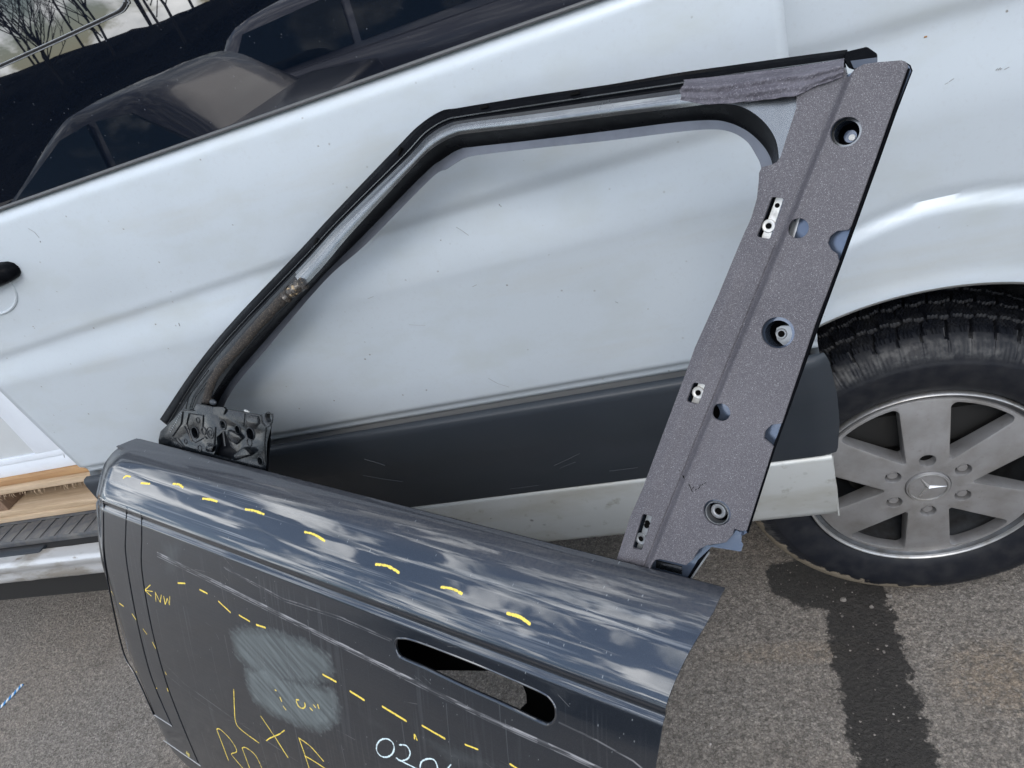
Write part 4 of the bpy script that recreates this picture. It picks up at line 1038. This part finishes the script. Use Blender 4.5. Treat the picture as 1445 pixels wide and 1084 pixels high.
rounds = [((1194, 186.5), 22.5), ((1097.4, 469.7), 24.2), ((1010.7, 724), 19.5), ((1127.2, 322.4), 15), ((1018.3, 581.4), 13.2)]
slots = [[(1088.4, 277.4), (1106.4, 280.2), (1087, 337.6), (1067, 334.2)], [(979.7, 538.7), (996, 542.8), (985.8, 571.2), (969.6, 566)], [(908.7, 723.4), (921, 728.7), (905.7, 776.7), (893.5, 772.9)]]
def px_circle(c, r, n, nn=36):
    p0 = DV(c[0], c[1], n); pr = DV(c[0] + r, c[1], n); R_ = (pr - p0).length * .97
    return p0, R_, [p0 + Vector((R_ * math.cos(2 * math.pi * k / nn), 0, R_ * math.sin(2 * math.pi * k / nn))) for k in range(nn)]
bm = bmesh.new()
for c, r in rounds:
    _, _, q = px_circle(c, r, .021); prism(bm, [p + Vector((0, -.05, 0)) for p in q], [p + Vector((0, .05, 0)) for p in q])
def rquad(Q, rr=.22, k=4):
    P = [np.array(p, float) for p in Q]; o_ = []
    for i in range(4):
        a, b, c = P[i - 1], P[i], P[(i + 1) % 4]; la = min(np.linalg.norm(a - b), np.linalg.norm(c - b)) * rr
        p1 = b + (a - b) / np.linalg.norm(a - b) * la; p2 = b + (c - b) / np.linalg.norm(c - b) * la
        for j in range(k + 1):
            t = j / k; o_.append((1 - t) ** 2 * p1 + 2 * t * (1 - t) * b + t * t * p2)
    return o_
for Q in slots:
    q = [DV(*p, .0150) for p in rquad(Q)]; prism(bm, [p + Vector((0, -.05, 0)) for p in q], [p + Vector((0, .05, 0)) for p in q])
cu = bm_obj('cutter', bm, None, None, None); fix(cu); cut(cover, cu)
cover.parent = door; cover.data.materials.clear(); cover.data.materials.append(M['cover']); smooth_mesh(cover.data, 30)
# metal behind the cover: shows black along the rear edge and blue-grey in the notches
bk = [(1286, 101), (1283, 93), (1275, 88), (1230, 93), (1160, 118), (1135, 150), (1108, 225), (1085, 262), (1060, 330), (1000, 470), (940, 620), (890, 745), (872, 800), (872, 825), (960, 835), (972, 812), (985, 790), (1004, 772), (1030, 776), (1044, 778.5), (1047, 768), (1045, 758), (1054, 752), (1092, 634), (1154, 457), (1205, 318), (1240, 222), (1262, 160)]
def holes_of(lst, n): return [px_circle(c, r, n)[2] for c, r in lst]
bm = bmesh.new(); prism(bm, [DV(*p, .0062) for p in bk], [DV(*p, -.012) for p in bk]); back = bm_obj('pillar_structure', bm, None, None, None); fix(back)
bm = bmesh.new()
for c, r in rounds[:3]:
    _, R_, q = px_circle((c[0] + 1.5, c[1] + 1), r * .84, .0062); prism(bm, [p + Vector((0, -.03, 0)) for p in q], [p + Vector((0, .03, 0)) for p in q])
for c, r in rounds[3:]:
    _, R_, q = px_circle((c[0] - r * 1.15, c[1]), r * 1.0, .0062); prism(bm, [p + Vector((0, -.03, 0)) for p in q], [p + Vector((0, .03, 0)) for p in q])
for Q in slots:
    q = [DV(*p, .0062) for p in rquad(Q)]; prism(bm, [p + Vector((0, -.03, 0)) for p in q], [p + Vector((0, .03, 0)) for p in q])
cu = bm_obj('cutter', bm, None, None, None); fix(cu); cut(back, cu)
back.parent = door; back.data.materials.clear(); back.data.materials.append(M['metal_sky_tint']); smooth_mesh(back.data, 30)
ed = [(1288, 100), (1285, 92), (1277, 87), (1262, 100), (1222, 220), (1186, 320), (1135, 460), (1088, 598), (1045, 720), (1040, 748), (1056, 753), (1094, 634), (1157, 458), (1208, 319), (1243, 222), (1265, 160)]
bm = bmesh.new(); prism(bm, [DV(*p, -.0125) for p in ed], [DV(*p, -.028) for p in ed]); bm_obj('rear_flange', bm, M['black'], door, 30)
bm = bmesh.new(); tube(bm, spline([DV(*p, .014) for p in ((1282.5, 97), (1260, 161), (1238.5, 222), (1204, 318), (1186, 368), (1152.5, 457), (1103.8, 600), (1091.5, 634), (1054.5, 750))], 60), .0013, 6); bm_obj('edge_gasket', bm, M['black'], door)
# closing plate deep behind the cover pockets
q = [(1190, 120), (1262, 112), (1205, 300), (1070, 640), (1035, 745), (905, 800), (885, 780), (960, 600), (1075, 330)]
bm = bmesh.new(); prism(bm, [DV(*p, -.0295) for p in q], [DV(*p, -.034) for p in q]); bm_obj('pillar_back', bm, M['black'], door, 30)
# pocket details
def disc(name, c, r, n, m, th=.002, hole=None, seg=28, bev=.0004):
    p0, R_, _ = px_circle(c, r, n); bm = bmesh.new()
    if hole:
        rows = []
        for rr, yy in ((hole, th), (hole, 0), (hole + .0004, -.0003), (R_ - .0006, -.0003), (R_, .0004), (R_, th)):
            rows.append([(rr * math.cos(2 * math.pi * k / seg), yy, rr * math.sin(2 * math.pi * k / seg)) for k in range(seg)])
        o = link(name, grid_mesh(name, rows, closed_u=True), m, door, 40); fix(o)
    else:
        cyl(bm, 0, 0, th, 0, R_, seg); o = bm_obj(name, bm, m, door)
    o.location = p0; return o
disc('pocket_collar', (1195, 187.5), 19.5, .006, M['frame'], .012, .0125)
disc('pocket_stud', (1200, 192.5), 9.5, -.008, M['metal_sky_tint'], .02)
disc('stud_tip', (1202.3, 194), 4.8, -.006, M['clip'], .004)
disc('pocket_collar', (1098.4, 470.7), 21.0, .005, M['metal_sky_tint'], .010, .0150)
bm = bmesh.new(); q = [DV(*p, -.004) for p in ((1096, 463), (1102, 460), (1117, 459.5), (1120, 468), (1112, 488), (1105, 487), (1097, 480), (1094, 471))]
prism(bm, q, [p + Vector((0, .02, 0)) for p in q]); bm_obj('nut_plate', bm, M['clip_dull'], door, 30)
disc('nut_ring', (1102.5, 471.3), 8.5, -.0035, M['clip_dull'], .002, .0045); disc('nut_bore', (1102.5, 471.3), 5, -.0036, M['hole'], .001)
disc('pocket_collar', (1011.7, 724), 17.5, .007, M['clip_dull'], .012, .0120)
disc('nut_ring', (1013.5, 721.5), 11, .001, M['clip_dull'], .012, .0040); disc('nut_bore', (1013.5, 721.5), 4.6, -.001, M['hole'], .001)
# half round backings
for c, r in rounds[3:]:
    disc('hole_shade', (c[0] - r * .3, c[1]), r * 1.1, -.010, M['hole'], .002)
bm = bmesh.new(); p0, p1 = DV(1129, 307, .0), DV(1120, 337, .0)
tube(bm, [p0, p1], .0065, 16); bm_obj('pillar_rod', bm, M['clip_dull'], door)
# clips in the slots
def clip(Q, ringc, ringr, m, bores):
    P = [np.array(p) for p in Q]; w = .70
    q = [P[0] * (1 - w) + P[1] * w * 1.0, P[1], P[2], P[3] * (1 - w) + P[2] * w]
    q = [P[1] + (P[0] - P[1]) * .62, P[1] + (P[0] - P[1]) * .04, P[2] + (P[3] - P[2]) * .04, P[2] + (P[3] - P[2]) * .62]
    q = [DV(*p, .0045) for p in rquad(q, .12, 2)]
    bm = bmesh.new(); prism(bm, q, [p + Vector((0, .002, 0)) for p in q]); bm_obj('clip_plate', bm, m, door, 30)
    disc('clip_washer', ringc, ringr, .0062, m, .002, .0032); disc('clip_bore', ringc, ringr * .42, .0056, M['hole'], .0008)
    for b in bores: disc('clip_bore', b, 3.6, .0048, M['hole'], .0006)
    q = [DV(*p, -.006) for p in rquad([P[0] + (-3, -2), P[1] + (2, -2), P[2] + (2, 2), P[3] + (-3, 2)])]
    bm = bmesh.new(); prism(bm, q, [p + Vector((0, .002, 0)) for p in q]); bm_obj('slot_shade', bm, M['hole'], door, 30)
clip(slots[0], (1084.5, 319), 10, M['clip'], [(1096.8, 290)])
clip(slots[1], (985, 554.5), 9, M['clip'], [])
clip(slots[2], (904.3, 760.5), 8.2, M['clip_dull'], [(913.5, 738), (912.3, 742)])
# bracket claw under the pillar
q = [(1000, 770), (1022, 766), (1032, 757), (1034, 748), (1040, 748), (1047, 756), (1046, 764), (1049, 768), (1046, 778), (1012, 773)]
bm = bmesh.new(); prism(bm, [DV(*p, .0105) for p in q], [DV(*p, .0064) for p in q]); bm_obj('claw_bracket', bm, M['metal_sky_tint'], door, 30)
disc('claw_rivet', (1040, 754.5), 6, .0125, M['metal_sky_tint'], .003)
q = [(926, 789), (935, 787), (968, 797), (958, 818), (922, 808)]
bm = bmesh.new(); tube(bm, [DV(930, 793, -.001), DV(966, 802, -.001)], .0090, 14); bm_obj('pillar_foot_pin', bm, M['cast'], door)
q = [(968, 798), (986, 776), (1002, 771), (1000, 780), (975, 816), (962, 816)]
bm = bmesh.new(); prism(bm, [DV(*p, .001) for p in q], [DV(*p, -.024) for p in q]); bm_obj('pillar_foot', bm, M['black'], door, 30)
bm = bmesh.new(); tube(bm, [DV(1001, 779, .002), DV(975, 817, .002)], .0011, 6); bm_obj('foot_edge', bm, M['clip_dull'], door)
# small scuffs and pen scribble on the cover
def cov_line(pts, r, m):
    q = []
    for p in pts:
        l, u = DQ(*p, .021); d = np.array([l, u]) - cr0; h = cov_h(d.dot(ax), d.dot(ac)); q.append(DV(*p, h + .0002))
    bm = bmesh.new(); tube(bm, q, r, 5); bm_obj('scuff_mark', bm, m, door)
for pts in ([(972, 683), (977, 694)], [(977, 690), (979, 687)], [(981, 692), (983, 690)], [(985, 690), (987.5, 687.5), (988, 684)], [(990, 685), (992, 683)], [(994, 682.5), (996, 681)], [(959, 664), (961, 667)], [(963, 671), (966, 676), (964.5, 671.5)]):
    cov_line(pts, .00035, M['hole'])

# ---- tape over the upper rear corner
tp_top = [(964.6, 113), (1000, 109.5), (1040, 105), (1080, 99.5), (1110, 96), (1140, 91.5), (1170, 87), (1191, 83)]
tp_bot = [(959, 140.5), (995.6, 146.5), (1034.4, 146), (1068, 142), (1100, 137.5), (1126, 135), (1150, 122), (1190, 108)]
rows = []
T_, B__ = spline(tp_top, 90), spline(tp_bot, 90)
for i in range(25):
    t = i / 24; r = []
    for k in range(91):
        p = T_[k] * (1 - t) + B__[k] * t
        if k == 0: p = p + np.array([2.5 * math.sin(t * 9), 0])
        wv = .0010 * math.sin(t * 17 + .03 * k + 1.5 * math.sin(k * .05)) + .0007 * math.sin(t * 9 - k * .11) + .0006 * math.sin(k * .37 + t * 4) + .0004 * math.sin(k * 1.3 + t * 21)
        n = lerp(-.014, .0050, sstep(0, .35, t)) + wv + (.0015 * math.sin(k * .15) * sstep(.9, 1, t) if k < 80 else 0)
        r.append(DV(p[0], p[1] + (.7 * math.sin(k * .17) + .4 * math.sin(k * .53 + 1)) * sstep(.85, 1, t), n + .0125))
    rows.append(r)
o = link('masking_tape', grid_mesh('masking_tape', rows), M['tape'], None, 80); fix(o); mods(o, [('SOLIDIFY', dict(thickness=.0006, offset=0))]); o.parent = door; smooth_mesh(o.data, 60)

# ---- mirror bracket, cast black, at the foot of the front pillar
def mb(x, y): return (210 + x / 7.225, 520 + y / 7.225)
ol = [(100, 720), (120, 640), (250, 520), (330, 425), (455, 430), (485, 358), (650, 392), (690, 400), (760, 400), (785, 412), (980, 455), (1140, 470), (1165, 458), (1268, 460), (1278, 500), (1235, 640), (1205, 760), (1195, 1100), (700, 1000), (100, 840)]
bm = bmesh.new(); prism(bm, [DV(*mb(*p), .016) for p in ol], [DV(*mb(*p), .008) for p in ol]); bk_ = bm_obj('mirror_bracket', bm, None, None, None); fix(bk_)
bm = bmesh.new()
pits = [(470, 655, 34), (905, 625, 26), (1035, 668, 40), (1225, 505, 30), (1135, 945, 26), (755, 575, 22)]
for x, y, r in pits:
    _, _, q = px_circle(mb(x, y), r / 7.225, .016, 18); prism(bm, [p + Vector((0, -.02, 0)) for p in q], [p + Vector((0, .02, 0)) for p in q])
q = [DV(*mb(*p), .016) for p in [(690, 700), (760, 640), (800, 700), (830, 790), (900, 850), (840, 930), (660, 880), (700, 790)]]
prism(bm, [p + Vector((0, -.02, 0)) for p in q], [p + Vector((0, .02, 0)) for p in q])
cu = bm_obj('cutter', bm, None, None, None); fix(cu); cut(bk_, cu); mods(bk_, [('BEVEL', dict(width=.0008, segments=2, limit_method='ANGLE', angle_limit=math.radians(40)))])
bk_.parent = door; bk_.data.materials.clear(); bk_.data.materials.append(M['cast']); smooth_mesh(bk_.data, 40)
bm = bmesh.new(); q = [DV(*mb(*p), .006) for p in ((440, 560), (1240, 560), (1200, 1080), (440, 900))]; prism(bm, q, [p + Vector((0, .003, 0)) for p in q]); bm_obj('bracket_backing', bm, M['black'], door)
def ring(c, r, n, rr, m='cast', name='boss_ring'):
    p0, R_, q = px_circle(mb(*c), r / 7.225, n, 22); bm = bmesh.new(); tube(bm, q, rr, 7, closed=True); bm_obj(name, bm, M[m], door)
for c, r in (((470, 655), 34), ((560, 640), 22), ((625, 658), 34), ((625, 658), 16), ((755, 575), 30), ((905, 625), 27), ((1035, 668), 40), ((1025, 755), 24), ((1135, 945), 28), ((1225, 505), 38), ((500, 530), 16), ((375, 745), 14), ((520, 815), 18)):
    ring(c, r, .0162, .0010)
def rib(pts, r=.0011, n=.0165, m='cast'):
    bm = bmesh.new(); tube(bm, [DV(*mb(*p), n) for p in pts], r, 6); bm_obj('cast_rib', bm, M[m], door)
rib([(410, 460), (555, 480), (545, 610)]); rib([(410, 460), (385, 570), (440, 740), (470, 755), (570, 700), (590, 715)], .0014); rib([(360, 590), (440, 745)], .0014); rib([(255, 715), (340, 805)], .0016); rib([(300, 715), (365, 805)], .0010)
rib([(340, 425), (455, 430)], .0010, .0172); rib([(345, 440), (330, 560), (240, 690)], .0013); rib([(490, 358), (650, 392)], .0009); rib([(785, 412), (1140, 475)], .0009); rib([(1145, 480), (1150, 550), (1190, 600), (1245, 575)], .0016)
rib([(1195, 610), (1180, 760), (1185, 960)], .0012); rib([(680, 600), (670, 780)], .0018); rib([(760, 640), (780, 790)], .0022); rib([(600, 770), (680, 785)], .0018); rib([(980, 460), (965, 590)], .0008)
rib([(610, 20), (440, 240), (405, 300), (378, 410)], .0011, .0050); rib([(600, 130), (480, 290), (440, 400)], .0009, .0050)
# lumpy casting in the lower half
for pts, hh in (([(830, 920), (860, 870), (960, 800), (1010, 790), (1080, 860), (1060, 890), (920, 930), (880, 945)], .012), ([(570, 800), (600, 775), (680, 790), (660, 860), (580, 850)], .008),
                ([(800, 610), (870, 640), (960, 690), (980, 720), (900, 790), (820, 740), (790, 680)], .006), ([(985, 455), (1135, 475), (1145, 560), (1090, 640), (975, 590)], .003)):
    c = np.mean(pts, 0); bm = bmesh.new(); prism(bm, [DV(*mb(*(np.array(p) * .62 + c * .38)), .016 + hh) for p in pts], [DV(*mb(*p), .014) for p in pts])
    bmesh.ops.bevel(bm, geom=list(bm.edges), offset=.0012, segments=2, affect='EDGES'); bm_obj('casting_lump', bm, M['cast'], door, 60)
bm = bmesh.new(); q = px_circle(mb(905, 890), 32 / 7.225, .022, 16)[0]; bmesh.ops.create_icosphere(bm, subdivisions=3, radius=.0055); o = bm_obj('casting_knob', bm, M['cast'], door, 90); o.location = q
for k in range(11):
    a = np.array((215, 640)) * (1 - k / 10) + np.array((325, 455)) * k / 10
    rib([tuple(a), tuple(a + (random.uniform(5, 14), random.uniform(2, 10)))], .0006, .0164, 'clip_dull')
p = DV(*mb(1000, 438), .013); bm = bmesh.new(); box(bm, -.006, .006, -.002, .002, -.0015, .0015, .0006); o = bm_obj('bright_fleck', bm, M['clip'], door); o.location = p; o.rotation_euler = (0, .25, 0)
bm = bmesh.new(); bmesh.ops.create_icosphere(bm, subdivisions=3, radius=.008)
for v in bm.verts: v.co.x *= 1.25; v.co.z *= .7; v.co.y *= .5
o = bm_obj('rubber_plug', bm, M['trim'], door, 90); o.location = DV(*mb(655, 345), .010)
q = [DV(*mb(*p), .019) for p in ((650, 392), (760, 395), (785, 415), (760, 470), (700, 480), (655, 470))]
bm = bmesh.new(); prism(bm, q, [p + Vector((0, .004, 0)) for p in q]); bmesh.ops.bevel(bm, geom=list(bm.edges), offset=.0008, segments=2, affect='EDGES'); bm_obj('bracket_tab', bm, M['cast'], door, 60)
# dark lining of the front pillar beside the foam
q1 = spline([(262, 585), (296, 535), (352, 478), (405, 422), (428, 400)], 50)
fr = []
for k, p in enumerate(q1): fr.append(DV(p[0] + 13 - 6 * k / 50 * 0, p[1] + 2, -.001))
fp = spline([(292, 568), (298, 545), (312, 520), (345, 482), (375, 448), (398, 424), (412, 410)], 80)
bm = bmesh.new(); rr = [.0092 + .0004 * math.sin(k * .5) + .0018 * max(0, (k - 62) / 18) * math.sin(k * 2.1) + random.uniform(-.0003, .0003) for k in range(81)]; rr[0] *= .6; rr[-1] *= .8
tube(bm, [DV(p[0], p[1], .000) + Vector((random.uniform(-.0006, .0006), 0, random.uniform(-.0006, .0006))) for p in fp], rr, 20)
bm_obj('foam_strip', bm, M['foam'], door, 180)
bm = bmesh.new(); gp_ = spline([(404, 420), (413, 411), (420, 405), (428, 400)], 16)
tube(bm, [DV(p[0], p[1], .001) for p in gp_], [.0085 + .0022 * math.sin(k * 1.7) for k in range(17)], 12)
bm_obj('glue_blob', bm, M['glue'], door, 30)

# ---- small scuffs and scratches on the van
def van_scuff(parent, pts, Y, r, m, name='scuff_mark'):
    q = [AY(*p, Y) for p in pts]
    if parent is sdoor:
        q = [Vector((p[0], (DY - door_off(p[0], p[2]) if p[2] > .78 else Y) - .0003, p[2])) for p in q]
    else: q = [Vector((p[0], QY - q_off(p[0], p[2]) - .0003, p[2])) for p in q]
    bm = bmesh.new(); tube(bm, q, r, 5); o = bm_obj(name, bm, m); vlink(o, parent)
M['scuff'] = mat('grey_scuff', (.26, .27, .28), .6); M['rust'] = mat('rust_spot', (.30, .15, .05), .8); M['pale_scratch'] = mat('pale_scratch', (.075, .082, .095), .6)
for pts, r in (([(1405, 99.5), (1408, 96.5)], .0007), ([(1408, 99), (1412, 95.5)], .0008), ([(1411, 98.5), (1414, 96.5)], .0006), ([(1417, 98), (1424, 94.5)], .0006), ([(1333, 119), (1338, 116.5)], .0004), ([(1339, 115.5), (1346, 111)], .0005)):
    van_scuff(quarter, pts, QY, r, M['scuff'])
van_scuff(quarter, [(1306, 54), (1310, 53)], QY, .0012, M['rust'], 'rust_spot')
for pts, r in (([(643, 322), (652, 327), (661, 333)], .0004), ([(621, 339.5), (622, 340.5)], .0010), ([(703.5, 290), (704.5, 292)], .0008), ([(705.5, 292), (706.5, 293.5)], .0007), ([(577, 458.5), (600, 459.5)], .0004), ([(688, 538), (702, 546), (717, 551)], .0004),
               ([(667, 404), (673, 401)], .0005), ([(41, 322), (50, 327), (57, 335)], .0004), ([(58, 339), (59, 341)], .0009), ([(329, 315.5), (331, 316.5)], .0008), ([(87, 645), (88, 649)], .0009), ([(252, 456), (254, 460)], .0009), ([(520, 420), (528, 417)], .0004), ([(868, 427), (872, 429)], .0005)):
    van_scuff(sdoor, pts, DY, r, M['scuff'])
for pts, r in (([(514, 648), (528, 652), (543, 657)], .0006), ([(512, 671), (540, 676), (568, 680)], .0004), ([(782, 657), (800, 649), (818, 640)], .0004), ([(790, 661), (812, 652)], .0003), ([(720, 690), (760, 685)], .0003), ([(860, 665), (900, 660)], .0003)):
    bm = bmesh.new(); tube(bm, [Vector(AY(*p, DY - .0135)) for p in pts], r, 5); o = bm_obj('scratch_mark', bm, M['pale_scratch']); vlink(o, sdoor)

# =================================================================== SMALL THINGS
a, b = AZ(-25, 1022, 0), AZ(33, 967, 0)
pts = [Vector(a), Vector(lerp(a, b, .45)) + Vector((.01, .004, 0)), Vector(b)]
q = [Vector(p) for p in spline(pts, 60)]
M['blue'] = mat('blue_plastic', (.03, .22, .55), .35); M['white'] = mat('white_plastic', (.75, .78, .8), .35)
tw = thing('striped_cord', 'short blue and white striped cord lying on the asphalt at the left edge', 'cord', tuple(q[0]))
for m_, ph in (('white', 0), ('blue', math.pi)):
    bm = bmesh.new()
    pp_ = [p - q[0] + Vector((math.cos(k * .9 + ph) * .0018, math.sin(k * .9 + ph) * .0012, .0045 + math.sin(k * .9 + ph) * .0018)) for k, p in enumerate(q)]
    tube(bm, pp_, .0030, 7); bm_obj('cord_strand', bm, M[m_], tw, 60)

# blocks that carry the leaning door
for i, t in enumerate((.22, .80)):
    l = lerp(left_l(-1.29), right_l(-1.29), t); P_ = DP + DL * l + DU * (-1.303) + DN * -.002
    top = P_[2] - .004
    o = box_obj('timber_block', (-.10, .10, -.07, .07, 0, top), M['wood_a'], None, .004); o.location = (P_[0], P_[1], 0)
    tag(o, ('rough timber block under the front bottom corner of the leaning door', 'rough timber block under the rear bottom corner of the leaning door')[i], 'timber block', 'timber blocks under the door')

# =================================================================== ACROSS THE YARD (seen mirrored in the van's window and paint)
M['car_dark'] = mat('dark_plum_car_paint', (.035, .034, .045), .4, .3, .5, .1)
M['car_light'] = mat('pale_grey_car_paint', (.21, .20, .225), .3, .4, 1, .05)
M['car_glass'] = mat('car_glass', (.012, .018, .02), .03, 0, 0, spec=.7)
def make_car(label, x, y, rz, paint, L, roof, low, gx, group=None):
    """side outline runs along x: front at -L/2"""
    c = thing('parked_car', label, 'car', (x, y, 0), rz, group)
    bm = bmesh.new(); h = L / 2
    prof_ = [(-h, .35), (-h, .62), (-h + .12, .74), (gx[0], low - .06), (gx[3], low), (h - .05, low - .06), (h, .6), (h, .32)]
    prism(bm, [(px_, -.86, pz) for px_, pz in prof_], [(px_, .86, pz) for px_, pz in prof_])
    bmesh.ops.bevel(bm, geom=list(bm.edges), offset=.07, segments=3, affect='EDGES', profile=.6)
    bm_obj('body', bm, M[paint], c, 60)
    # greenhouse as a smooth arch
    arch = spline([(gx[0], low - .08), (gx[1], roof - .05), (lerp(gx[1], gx[2], .4), roof), (gx[2], roof - .04), (gx[3], low - .05)], 24)
    rows_ = []
    for yy, s in ((-.80, 0.0), (-.78, .25), (-.70, .8), (-.60, .97), (-.3, 1.0), (.3, 1.0), (.60, .97), (.70, .8), (.78, .25), (.80, .0)):
        rows_.append([(p[0] * (1) , yy, low - .08 + (p[1] - low + .08) * s) for p in arch])
    o = link('cabin', grid_mesh('cabin', rows_), M[paint], c, 50); fix(o)
    for s in (-1, 1):
        mid = lerp(gx[1], gx[2], .48)
        for w in ([(lerp(gx[0], gx[1], .42), low + .02), (gx[1] + .10, roof - .12), (mid - .05, roof - .09), (mid - .03, low + .02)], [(mid + .05, low + .02), (mid + .04, roof - .09), (gx[2] - .12, roof - .12), (lerp(gx[3], gx[2], .45), low + .02)]):
            bm = bmesh.new()
            def yo(z): return s * (.815 - .11 * max(0, (z - low)) / (roof - low))
            prism(bm, [(a_[0], yo(a_[1]), a_[1]) for a_ in w], [(a_[0], yo(a_[1]) - s * .03, a_[1]) for a_ in w]); bm_obj('side_window', bm, M['car_glass'], c, 30)
    for fx in (-h + .78, h - .80):
        for s in (-1, 1):
            wh = bpy.data.objects.new('wheel', None); COL.objects.link(wh); wh.parent = c; wh.location = (fx, s * .80, .32)
            link('tyre', revolve('tyre', [(.20, -.09), (.30, -.10), (.32, -.06), (.32, .06), (.30, .10), (.20, .09)], 32), M['rubber'], wh, 40)
            bm = bmesh.new(); cyl(bm, 0, -.085, .085, 0, .205, 24); bm_obj('rim', bm, M['alloy'], wh)
    for s in (-1, 1):
        bm = bmesh.new(); box(bm, -h - .005, -h + .10, s * .62 - .14, s * .62 + .14, .60, .70, .02); bm_obj('headlight', bm, M['clip'], c)
    return c
make_car('dark plum hatchback across the yard, mirrored in the van window', -4.25, -3.1, 0, 'car_dark', 3.7, 1.345, .93, (-1.12, -.15, .72, 1.18))
make_car('pale grey estate car behind the dark hatchback, mirrored in the van window', -2.3, -5.3, math.pi * 1.0, 'car_light', 4.7, 1.47, .95, (-1.35, -.6, 1.7, 2.15))
# bank
M['bank'] = mat('dark_bramble_bank', (.010, .0095, .008), .9, spec=.1, noise=[(2, (.018, .016, .012), .4, .7), (25, (.006, .006, .005), .45, .6)], bump=[(12, 1, .2)])
rows_ = []
rb_ = np.random.RandomState(9)
for i in range(15):
    t = i / 14; r = []
    for k in range(181):
        X = -60 + k * .6; top = pw(X, [(-60, 3.2), (-26, 2.55), (-18, 2.25), (-12, 1.95), (-8, 1.85), (30, 1.9), (60, 2.2)])
        j = rb_.uniform(-.12, .12)
        r.append((X + j, -9.5 - 7 * t + j, max(0, top * sstep(0, .8, t) + j * .5 * (t > .05)) - .02))
    rows_.append(r)
o = link('bramble_bank', grid_mesh('bramble_bank', rows_), M['bank'], None, 180); o['kind'] = 'structure'; o['label'] = 'dark bramble covered bank behind the yard'
# bare trees
M['bark'] = mat('dark_bare_bark', (.035, .03, .025), .9)
def tree(x, y, z, h, seed, label):
    rnd = random.Random(seed); tr = thing('bare_tree', label, 'tree', (x, y, z), 0, 'bare trees along the bank')
    bt, bc = bmesh.new(), bmesh.new()
    tube(bt, [(0, 0, -.3), (rnd.uniform(-.1, .1), 0, h * .25), (rnd.uniform(-.2, .2), 0, h * .5)], [.04, .032, .02], 6)
    def br(p, d, l, r, dep):
        p2 = p + d * l * .5 + Vector((rnd.uniform(-.1, .1), rnd.uniform(-.1, .1), rnd.uniform(0, .1))) * l; p3 = p2 + (d + Vector((rnd.uniform(-.3, .3), rnd.uniform(-.3, .3), .15))).normalized() * l * .5
        tube(bc, [p, p2, p3], [r, r * .8, r * .6], 4, caps=False)
        if dep:
            for _ in range(rnd.choice((2, 3, 3))):
                br(p2.lerp(p3, rnd.uniform(0, 1)), (d + Vector((rnd.uniform(-.9, .9), rnd.uniform(-.9, .9), rnd.uniform(-.1, .7)))).normalized(), l * rnd.uniform(.55, .8), r * .55, dep - 1)
    for _ in range(9):
        a_ = rnd.uniform(0, 6.28); br(Vector((0, 0, h * rnd.uniform(.12, .5))), Vector((math.cos(a_) * .8, math.sin(a_) * .8, rnd.uniform(.5, 1.3))).normalized(), h * .30, .014, 4)
    bm_obj('trunk', bt, M['bark'], tr, 60); bm_obj('crown', bc, M['bark'], tr, 60)
tl = [(-30, -17, 2.4, 5.0), (-26, -16, 2.2, 4.2), (-22.5, -17, 2.2, 5.5), (-19.5, -16, 2.0, 3.8), (-17.2, -16.5, 1.9, 4.8), (-15.0, -16, 1.8, 6.0), (-13.2, -16.5, 1.8, 6.5), (-11.5, -16, 1.7, 7.0), (-9.5, -16.5, 1.7, 6.4), (-7.5, -16, 1.7, 7.4), (-4, -17, 1.7, 7), (0, -16, 1.7, 6)]
scrub = [(-31 + k * 1.15, -13.2 - (k % 3) * .6, 2.25 - k * .03, 2.0 + (k * 7 % 5) * .3) for k in range(22)]
for i, (x, y, z, h) in enumerate(scrub + tl + [(-28, -15.5, 2.3, 3.6), (-24, -15.5, 2.1, 3.4), (-20.8, -17, 2.0, 4.5), (-16.2, -15.5, 1.8, 3.9), (-14.2, -15.6, 1.8, 4.6), (-12.4, -15.4, 1.75, 5.0), (-10.6, -15.5, 1.7, 5.0)]):
    tree(x, y, z - .15, h, 40 + i, ('bare winter tree on the bank, low and wide', 'bare winter tree on the bank, tall and dense')[h > 5.2] if h > 3.21 else 'low leafless scrub tree along the crest of the bank')
print('tris', sum(len(o.data.loop_triangles) if o.data.loop_triangles else sum(len(p.vertices) - 2 for p in o.data.polygons) for o in SC.objects if o.type == 'MESH'))
